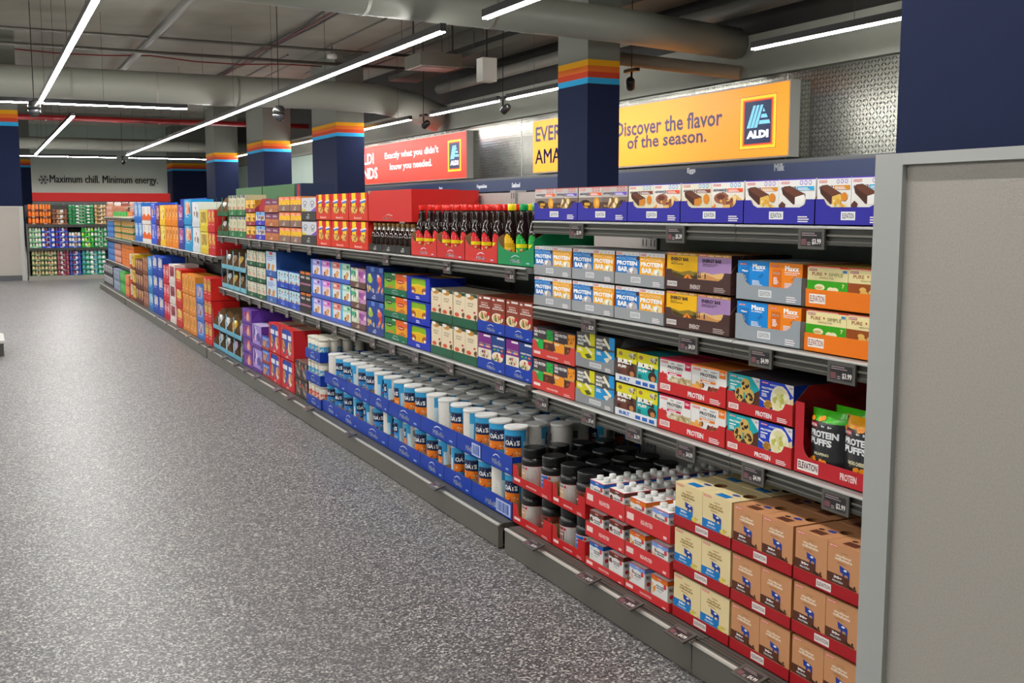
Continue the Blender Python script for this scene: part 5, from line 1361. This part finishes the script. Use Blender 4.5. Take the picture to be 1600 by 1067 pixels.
unit('far flax stack at top', 9.369, 9.047, Z1, XT, 2, .172, grn, ['crisp', 'crisp'])

# open-fronted pouch stands
def pouch(key, c, seal, blob, w=.1, h=.13):
    return bag_mesh(key, w, h, .05, c, seal, [('b', len(key)*3, 10, .1, .1, .8, .6, .12, blob), ('l', 3, 2, .2, .7, .6, .12, '#f0f0f0')])
PCH = [('white', '#e8e4e4', '#d8d4d4', ['#7a4a5a', '#c8a8b0', '#3c2c34']), ('tan', '#b88a5c', '#a87a4c', ['#e8c89a', '#7a4a2c', '#f0e0c8']), ('yellow', '#f0b01c', '#e8c83c', ['#f8dc6a', '#c87a1c']), ('lilac', '#d8b8d8', '#c8a0c8', ['#f0d8b0', '#8a4a8a', '#e8a05a'])]
def stand(where, y0, y1, z0, X, tiers, th, n, tcw, tc, pick, kraft='#8a6848', skip=()):
    w = abs(y0-y1)-.002; yc = (y0+y1)/2; cell = w/n
    for t in range(tiers):
        mb = MB()
        mb.box(0, -w/2, 0, .3, w/2, .004, tc)
        mb.box(0, -w/2, 0, .0015, w/2, .04, tc)
        mb.box(.298, -w/2, 0, .3, w/2, th-.003, kraft)
        for k in range(n+1):
            y = w/2-cell*k
            y = min(max(y, -w/2+.002), w/2-.002)
            mb.box(0, y-.012 if 0 < k < n else (y-.002 if k == 0 else y-.002), .0, .002, (y+.012) if 0 < k < n else y+.002+(.014 if k == n else 0), th-.003, tc)
            mb.plate((.002, y, 0), (1,0,0), (0,0,1), (0,-1,0), [(0,0),(.296,0),(.296,th-.003),(.08,th-.003),(.0,th*.35)], .0015, kraft, kraft, tc)
        o = place(mb.mesh('pouch_stand', CARD), 'pouch_stand', (X, yc, z0+t*th))
        tag(o, uniq(f"{tcw} open-fronted card stand, {tier_word(t, tiers)}tier, {where}"), 'tray', f'card pouch stands {where}')
        for k in range(n):
            if (t, k) in skip: continue
            nm, c, sl, bl = PCH[pick[(t*n+k) % len(pick)]]
            me = pouch('p'+nm, c, sl, bl, min(.12, cell-.008), th*.72)
            o = place(me, 'snack_pouch', (X+.022, yc+w/2-cell*(k+.5), z0+t*th+.0045), 0)
            tag(o, uniq(f"{nm} pouch in {tcw} stand, {tier_word(t, tiers)}tier, {ORD[k]} from far end, {where}"), 'snack bag', f'snack pouches {where}')
stand('top shelf', 9.871, 9.382, Z1, XT, 2, .165, 2, 'dark green', '#2c6a44', [0, 0])

# ---------------- middle run, second shelf (z .628)
Z2 = .6295
bb = ('royal blue', BLU, 'low', .048, .048, .06, m_mill())
unit('next to the near run', 3.706, 3.949, Z2, XT, 2, .157, bb, [['fruitcr', 'variety'], ['brsug', 'brsug']], bh=.153)
unit('beside the flax oats', 3.952, 4.223, Z2, XT, 2, .157, bb, [['fruitcr', 'variety'], ['brsug', 'brsug']], bh=.153)
dg = ('bottle green', '#1d5c42', 'low', .04, .04, .06, None)
unit('flax oats beside royal blue trays', 4.226, 4.495, Z2, XT, 2, .155, dg, ['oatflax', 'oatflax'], bh=.151)
unit('flax oats beside yellow packs', 4.499, 4.764, Z2, XT, 2, .155, dg, ['oatflax', 'oatflax'], bh=.151)
yw = 4.768-5.079
w_ = abs(4.768-5.079)
unit('in the white-edged blue cases', 4.768, 5.079, Z2, XT, 3, .116, ('white-edged blue', '#1430b8', 'window', .03, .113, .113, [('l', 3, 2, .4, .3, .2, .5, '#e8ecf8')], {'win': (w_*.18, .032, w_*.82, .106), 'inner': '#1430b8'}), ['ygreen', 'ygreen'], bh=.108)
unit('between yellow packs and navy cases', 5.083, 5.425, Z2, XT, 3, .116, ('forest green', '#12704a', 'low', .036, .036, .06, m_mill()), ['tgreen', 'torange'])
unit('in the navy cases', 5.430, 5.723, Z2, XT, 2, .184, ('navy', '#2a3f8a', 'low', .04, .04, .08, m_dot('#c8d0e8')), ['fishN', 'fishR'], bh=.18)
unit('cluster stack beside the navy cases', 5.729, 6.002, Z2, XT, 3, .116, ('cocoa', '#6b4c44', 'low', .036, .036, .06, m_dot()), ['clusG', 'clusP'])
unit('near wafer stack', 6.008, 6.405, Z2, XT, 3, .121, ('periwinkle', '#4a66c8', 'low', .026, .026, .06, None), ['wafR', 'wafG'])
unit('far wafer stack', 6.411, 6.841, Z2, XT, 3, .121, ('periwinkle', '#4a66c8', 'low', .026, .026, .06, None), ['wafP', 'wafM'])
unit('beside the wafer stacks', 6.849, 7.116, Z2, XT, 2, .137, ('black', '#2a2826', 'low', .045, .045, .08, None), ['barbk', 'barbk'])
unit('near small bar stack', 7.124, 7.411, Z2, XT, 2, .125, ('cobalt', '#1848c0', 'low', .042, .042, .06, m_mill()), ['barwh', 'barwh'])
unit('far small bar stack', 7.420, 7.737, Z2, XT, 2, .125, ('cobalt', '#1848c0', 'low', .042, .042, .06, m_mill()), ['barwh', 'barwh'])
unit('tall pale blue pair', 7.756, 8.070, Z2, XT, 2, .186, ('steel blue', '#3c68b4', 'low', .045, .045, .17, m_dot('#c8d0e8'), {'inner': '#2c58a4'}), ['barbl'], bd=.3)
unit('near baking stack', 8.090, 8.385, Z2, XT, 3, .12, ('dark green', '#205a3a', 'low', .035, .035, .06, m_dot('#c8e0c8')), ['greenw', 'greenw'])
unit('far baking stack', 8.396, 8.711, Z2, XT, 3, .12, ('dark green', '#205a3a', 'low', .035, .035, .06, m_dot('#c8e0c8')), ['greenw', 'greenw'])
stand('second shelf', 9.735, 8.734, Z2, XT, 2, .165, 4, 'sky blue', '#7cbed2', [0, 2, 1, 1, 0, 1, 2, 3])
mb = MB().box(0, -.42, 0, .02, .42, .3, '#a81c24')
tag(mb.build('card_backing', CARD, None, (XT+.33, 9.2, Z2)), 'red backing card standing behind the sky blue stand', 'box')

# ---------------- middle run, base deck
unit('charcoal stack beside the tubs', 6.977, 6.672, .1, XD, 2, .118, ('dark', '#3a302c', 'low', .012, .012, .05, None), ['darkbox', 'darkbox'], bh=.114)
_w = abs(7.343-6.993)
rc = lambda wv: ('scarlet', '#d22a30', 'window', .03, .205, .205, m_dot(), {'win': (wv*.12, .03, wv*.82, .196), 'inner': '#c02028'})
unit('near scarlet case', 7.343, 6.993, .1, XD, 2, .208, rc(_w), ['toastr', 'toastr'], bh=.2)
_w = abs(7.676-7.352)
unit('far scarlet case', 7.676, 7.352, .1, XD, 2, .208, rc(_w), ['toastr', 'toastr'], bh=.2)
unit('beside the scarlet cases', 7.913, 7.686, .1, XD, 3, .1, ('red-brown', '#a84038', 'low', .02, .02, .05, None), ['crispb'])
unit('lilac raisin stack', 8.229, 7.923, .1, XD, 2, .178, ('plum', '#6a3c9c', 'low', .03, .03, .17, None, {'inner': '#5a2c90'}), ['lilac'], bd=.3)
unit('tall violet raisin stack', 8.567, 8.240, .1, XD, 4, .112, ('violet', '#6a3ca4', 'low', .02, .02, .105, None, {'inner': '#5a2c90'}), ['violet'], bd=.3)
stand('base deck', 9.780, 8.591, .1, XD, 2, .17, 4, 'sky blue', '#6cb4d0', [0, 0, 3, 1, 0, 0, 2, 3])

# ------------------------------------------------------------------ far run: tall cartons
Z3 = .8895
def fu(where, a, b, key, tc, n=1, th=.25, tiers=2):
    unit(where, a, b, Z3, XT, tiers, th, (tc[0], tc[1], 'low', .05, .05, .12, None), [key]*n, bd=.22, bh=th-.004)
fu('red stack beside the middle run', 10.328, 9.996, 'fRed', ('red', '#d0282c'), 2, .208)
fu('lemon stack, far run top', 10.739, 10.338, 'fLem', ('lemon', '#e4ca34'), 1, .208)
fu('white stack, far run top', 11.159, 10.756, 'fWhi', ('pale', '#d4dce4'), 1, .245)
fu('sky blue stack, far run top', 11.638, 11.181, 'fSky', ('sky blue', '#1a98d4'), 1, .26)
fu('indigo stack, far run top', 12.034, 11.654, 'fPur', ('indigo', '#34389c'), 1, .235)
fu('near orange stack, far run top', 12.468, 12.046, 'fOra', ('orange', '#f08a0c'), 2, .235)
fu('far orange stack, far run top', 12.923, 12.482, 'fOra', ('orange', '#f08a0c'), 2, .235)
fu('yellow stack, far run top', 13.344, 12.938, 'fYel', ('yellow', '#f4c41c'), 1, .235)
fu('maroon stack, far run top', 13.645, 13.359, 'fMar', ('maroon', '#6c2048'), 1, .235)
fu('violet-blue stack, far run top', 14.094, 13.656, 'fViol', ('blue', '#2458d8'), 1, .25)
fu('white and orange stack, far run top', 14.916, 14.117, 'fWhOr', ('white', '#e4e0dc'), 2, .23)
fu('blue stack at the far end', 15.720, 14.941, 'fBlue', ('blue', '#2470d0'), 2, .255)
def header(a, b, z, h, c, lab, x=.24, items=None):
    ya, yb = a, b
    w = abs(ya-yb)-.004
    mb = MB().box(0, -w/2, 0, .012, w/2, h, c)
    if items: art(mb, flat((0, w/2, 0), (0,-1,0), (0,0,1), (-1,0,0), w, h), items)
    tag(mb.build('header_card', CARD, None, (XT+x, (ya+yb)/2, z)), lab, 'display card', 'card headers rising behind the tall cartons')
header(10.739, 10.005, Z3, .505, '#e4e4dc', 'white and sky blue header card behind the red and lemon stacks', items=[('r', 0, .92, 1, .08, '#2aa4d8'), ('t', "Clancy's", .46, .74, .34, .07, '#5ab0c8', .03)])
header(13.344, 11.678, Z3, .535, '#1436b4', 'royal blue header card behind the orange stacks', items=[('r', .42, .93, .18, .03, '#e8ecf4')])
header(14.897, 13.603, Z3, .50, '#1f6ad8', 'bright blue header card behind the white and orange stack')

def fb(where, a, b, key, tc, n, th, tiers, hf=.03, style=None):
    unit(where, a, b, .1, XD, tiers, th, (tc[0], tc[1], 'low', hf, hf, .12, None), [key]*n, bd=.25, bh=th-.004)
fb('red stack with yellow print, base', 10.203, 9.840, 'fRY', ('red', '#e02a20'), 2, .2, 3)
stp = ('pale blue', '#5a88d4')
unit('hanging strip of blue packs', 10.611, 10.219, .1, XD, 3, .17, ('pale blue', '#4a78cc', 'low', .02, .02, .08, None), ['fBBl'], bd=.2)
unit('far amber cereal stack', 11.402, 11.011, .1, XD, 3, .19, ('amber', '#e08a2c', 'low', .02, .02, .08, None), ['fAmb', 'fAmb'], bd=.25)
unit('near amber cereal stack', 11.003, 10.629, .1, XD, 3, .19, ('amber', '#e08a2c', 'low', .02, .02, .08, None), ['fAmb', 'fAmb'], bd=.25)
fb('yellow-and-red stack, base', 11.829, 11.422, 'fYR', ('red', '#cc2820'), 1, .2, 3, .06)
fb('white-and-red stack, base', 12.250, 11.846, 'fWhR', ('white', '#e4d8d0'), 1, .21, 3)
fb('crimson stack, base', 12.681, 12.264, 'fCrim', ('crimson', '#cc1c34'), 2, .2, 3, .05)
fb('near cobalt stack, base', 13.095, 12.700, 'fCob', ('cobalt', '#1844b4'), 1, .225, 3, .06)
fb('far cobalt stack, base', 13.529, 13.110, 'fCob', ('cobalt', '#1844b4'), 1, .225, 3, .06)
fb('cyan stack, base', 13.944, 13.545, 'fCyan', ('cyan', '#0c7cc4'), 1, .215, 3, .05)
fb('tan biscuit stack, base', 14.415, 13.962, 'fTan', ('tan', '#8a4c34'), 2, .205, 3, .04)
fb('brown biscuit stack, base', 15.152, 14.433, 'fChoc', ('brown', '#5c241c'), 3, .19, 3, .05)
fb('mustard slim stack, base', 15.513, 15.166, 'fMus', ('brown', '#7a3c24'), 1, .205, 3, .04)
fb('ivory-and-red slim stack, base', 15.746, 15.534, 'fIvory', ('red', '#d0403c'), 1, .205, 3, .06)

# last run: small goods on four low levels (y 15.76 to 19.5)
def lu(where, ya, yb, z, tiers, th, key, tc, n=2, X=None, bd=.2):
    unit(where, ya, yb, z, X or XT, tiers, th, (tc[0], tc[1], 'low', .02, .02, .05, None), [key]*n, bd=bd, bh=th-.004)
lu('coral snacks, last run base', 15.93, 16.38, .1, 2, .15, 'sOrR', ('coral', '#d86a4c'), 3, XD)
lu('green juice, last run base', 16.4, 17.0, .1, 2, .16, 'sGrn', ('green', '#2c9c3c'), 3, XD)
lu('grey-blue snacks, last run base', 17.05, 17.9, .1, 2, .16, 'sGry', ('grey', '#7a86a0'), 4, XD)
lu('black-and-white snacks at the very end', 18.0, 19.4, .1, 2, .17, 'sBlk', ('dark', '#3c4048'), 5, XD)
unit('flat orange cookie stack, last run', 15.93, 17.4, .4915, XT, 6, .052, ('orange', '#e8761c', 'low', .01, .01, .02, None), ['sOra', 'sOra', 'sOra'], bd=.2, bh=.05)
lu('rose snacks above orange cookies', 17.5, 18.4, .4915, 3, .1, 'sRose', ('rose', '#b86a5c'), 4)
lu('blue snacks above black packs', 18.45, 19.4, .4915, 3, .1, 'sBlu', ('blue', '#2c68b8'), 4)
lu('near green-edged tan packs', 15.93, 17.3, .8615, 3, .095, 'sTan', ('green', '#3c7a4c'), 6)
lu('far green-edged tan packs', 17.4, 18.3, .8615, 3, .095, 'sTan', ('green', '#3c7a4c'), 4)
lu('blue packs at last shelf end', 18.4, 19.4, .8615, 3, .09, 'sBlu', ('blue', '#2c68b8'), 4)
lu('low green cartons on last top shelf', 16.6, 18.4, 1.1915, 1, .09, 'sGrn', ('cream', '#d8d4a8'), 5)
lu('low coral cartons on last top shelf', 15.93, 16.5, 1.1915, 1, .09, 'sOrR', ('white', '#e0dcd0'), 3)
lu('rose cartons on last top shelf', 18.5, 19.4, 1.1915, 2, .09, 'sRose', ('rose', '#c8846c'), 4)

# ------------------------------------------------------------------ shelf-edge tickets
for px, p in ((3.305, '$5.99'), (2.707, '$5.39'), (2.117, '$3.99')):
    price_tag(px, 1.246, p, f"shelf-edge price ticket reading {p} under the violet-blue trays", w=.095, h=.05)
for px, p, wl in ((3.216, '$5.29', 'light grey trays'), (2.631, '$4.59', 'dark brown case'), (2.301, '$4.99', 'cool grey trays'), (1.996, '$3.99', 'bright orange trays')):
    price_tag(px, .929, p, f"shelf-edge price ticket reading {p} under the {wl}", w=.095, h=.05)
for px, p, wl in ((3.559, '$4.29', 'coral red cases'), (3.211, '$7.49', 'mid grey cases'), (2.920, '$6.79', 'low white trays'), (2.633, '$4.59', 'red meal bar trays'), (2.320, '$4.99', 'deep red trays'), (2.001, '$2.99', 'tall pouch case')):
    price_tag(px, .610, p, f"shelf-edge price ticket reading {p} under the {wl}", w=.095, h=.05)
def row(pxs, z, where, price='$2.99', z2=None):
    n = len(pxs)
    for i, px in enumerate(pxs):
        price_tag(px, z, price, f"small dark price ticket, {ORD[i]} from the near run, {where}", w=.085, h=.052)
row([3.833, 4.475, 5.287, 6.114, 6.736, 7.245, 7.692, 8.107, 8.451, 8.920, 9.521], 1.068, 'middle run top shelf', '$3.75')
row([3.925, 4.449, 4.880, 5.208, 5.521, 5.855, 6.213, 6.567, 6.943, 7.340, 7.779, 8.161, 8.509, 8.934, 9.509], .621, 'middle run second shelf', '$2.35')
row([10.015, 10.376, 10.744, 11.174, 11.597, 11.987, 12.379, 12.820, 13.316, 13.795, 14.366, 15.015], .881, 'far run top shelf', None)
bl = [2.151, 2.460, 2.733, 2.985, 3.380, 4.308, 5.540, 6.370, 6.821, 7.154, 7.770, 8.125, 8.486, 8.929, 9.415, 10.014, 10.615, 11.247, 11.951, 12.741]
for i, y in enumerate(bl):
    o = price_tag(y, .121, '$4.99' if i < 6 else None, f"price ticket lying on the base rail, {ORD[i]} from the partition", X=1.734, w=.095, h=.05, lay=True)

# ------------------------------------------------------------------ jar gondola across the end of the aisle (faces the camera)
YF = 22.2
r = empty('gondola_shelving', (1.0, YF, 0), 'dark shelving full of jars closing the far end of the aisle', 'shelving')
x0, x1 = -.265, 2.4
MB().box(x0, 0, 0, x1, .02, .085, '#8f8c86').build('kick_plate', METL, r)
MB().box(x0, .02, .02, x1, .5, .085, '#5a5852').build('base_deck', METL, r)
MB().box(x0, .5, 0, x1, .52, 1.40, '#3a3a38').build('back_panel', METL, r)
MB().box(x0, .02, .085, x0+.03, .5, 1.05, '#5a5852').build('side_panel', METL, r)
for z in (.60, 1.035):
    MB().box(x0+.03, .02, z-.02, x1, .5, z, '#55534d').box(x0+.03, .0, z-.05, x1, .02, z, '#3a3935', {'t': '#b0aeaa'}).build('shelf', METL, r)
def smalljar(lab, lid):
    def fn():
        mb = MB().lathe([(.031, 0), (.034, .006), (.034, .05), (.03, .058)], lab, 10)
        mb.lathe([(.028, .056), (.029, .058), (.029, .068)], lid, 10)
        return mb.mesh('food_jar', PLAS)
    return cached(('sj', lab, lid), fn)
def jarblock(words, xa, xb, z, tiers, n, th, tcw, tc, labs, lid='#e0dcd0', hf=.028):
    w = xb-xa-.004
    for t in range(tiers):
        mb = MB().box(0, 0, 0, w, .3, .002, tc).box(0, 0, 0, w, .002, hf, tc).box(0, .002, 0, .002, .3, hf, tc).box(w-.002, .002, 0, w, .3, hf, tc)
        art(mb, flat((0, 0, 0), (1,0,0), (0,0,1), (0,-1,0), w, hf), [('r', .38, .3, .24, .4, '#d8d4cc')])
        o = place(cached(('jt', round(w, 3), tc, hf), lambda: mb.mesh('display_tray', CARD)), 'display_tray', (xa+.002, YF+.03, z+t*th))
        tag(o, uniq(f"small {tcw} tray of {words}, {ORD[t]} up, far jar shelves"), 'tray', 'small card trays on the far jar shelves')
        for k in range(n):
            lb = labs[(k*7+t*3) % len(labs)]
            o = place(smalljar(lb, lid), 'food_jar', (xa+.002+w*(k+.5)/n, YF+.03+.04, z+t*th+.0025))
            s = (w/n)/.074
            o.scale = (s, s if s < 1 else 1, (th-.006)/.068)
            tag(o, uniq(f"{words.replace('jars', 'jar')}, {ORD[k]} of its row, {ORD[t]} tray up, far shelves"), 'jar', f'{words} on the far shelves')
jarblock('orange sauce jars', .77, .965, 1.037, 3, 3, .125, 'brown', '#6a3426', ['#e8641c', '#f08a2c', '#e87a4a'], '#e8702c')
jarblock('amber sauce jars', .97, 1.17, 1.037, 3, 4, .125, 'brown', '#6a3426', ['#f08a1c', '#f08a2c', '#e8703a'], '#f0802c')
jarblock('brown spread jars', 1.18, 1.46, 1.037, 3, 4, .095, 'tan', '#8a5a3c', ['#6a4434', '#a87a5a', '#e0dcd4'], '#7a4a34')
jarblock('green pickle jars', 1.47, 1.92, 1.037, 6, 7, .06, 'emerald', '#0f7a44', ['#2c9a54', '#1c8444', '#e8ece4'], '#dce8dc', .022)
jarblock('tan spread jars', 1.93, 2.14, 1.037, 5, 4, .074, 'kraft', '#b08a5c', ['#d8c08a', '#8a6a3c', '#e8dcc0'], '#b8925c')
jarblock('pink sauce jars', 2.15, 3.1, 1.037, 4, 7, .105, 'salmon', '#c88a74', ['#d8a08a', '#e8dcd4', '#a8584a'], '#f0ece4')
jarblock('pale green dip jars', .77, .985, .602, 4, 4, .095, 'sage', '#6aa87a', ['#d8dcc8', '#8ab890', '#e8e8dc'], '#dce0d0')
jarblock('blue cream jars', .99, 1.22, .602, 4, 4, .095, 'cobalt', '#1c46c0', ['#e8e8f0', '#8a3a4a', '#3c4ab8'], '#e8e8ee')
jarblock('blue jam jars', 1.225, 1.45, .602, 4, 4, .095, 'cobalt', '#1c46c0', ['#7a2c6a', '#4a3ab0', '#e8e8f0'], '#c8c8e4')
jarblock('short blue jars', 1.455, 1.67, .602, 3, 4, .095, 'blue', '#2c5cc0', ['#d8d4cc', '#e8e4e0', '#a88a74'], '#e8e4dc')
jarblock('lime green jars', 1.68, 1.905, .602, 4, 4, .095, 'green', '#1c9a34', ['#6acc3c', '#2ca844', '#b8dc3c', '#e8ece0'], '#d8e8c8')
jarblock('green relish jars', 1.91, 2.14, .602, 4, 4, .095, 'green', '#0f7c40', ['#c8d4c8', '#8ac89a', '#4a9a64'], '#d8e4d8')
jarblock('cream olive jars', .80, 1.015, .087, 5, 4, .092, 'olive', '#4a6a40', ['#d8cc9c', '#c8b88a', '#b8a070'], '#dcd0a8')
jarblock('cream mushroom jars', 1.02, 1.235, .087, 5, 4, .092, 'olive', '#4a6a40', ['#d8cc9c', '#d0a884', '#c8b88a'], '#dcd0a8')
jarblock('wine-red beet jars', 1.24, 1.45, .087, 5, 4, .092, 'wine', '#7a2c40', ['#a8586a', '#e8e0dc', '#8a3048'], '#e8e0e0')
jarblock('blue-and-purple fruit jars', 1.455, 1.66, .087, 5, 4, .092, 'blue', '#2450a0', ['#5a5ab0', '#8a3a5a', '#d8d8e8'], '#8a90c8')
jarblock('teal juice jars', 1.67, 2.1, .087, 5, 6, .092, 'jade', '#0f8058', ['#4a9ab0', '#8ac8b8', '#e8ece8'], '#b8d8d8')
MB().box(-.9, 0, 0, -.898, .01, .01, '#333333') if False else None
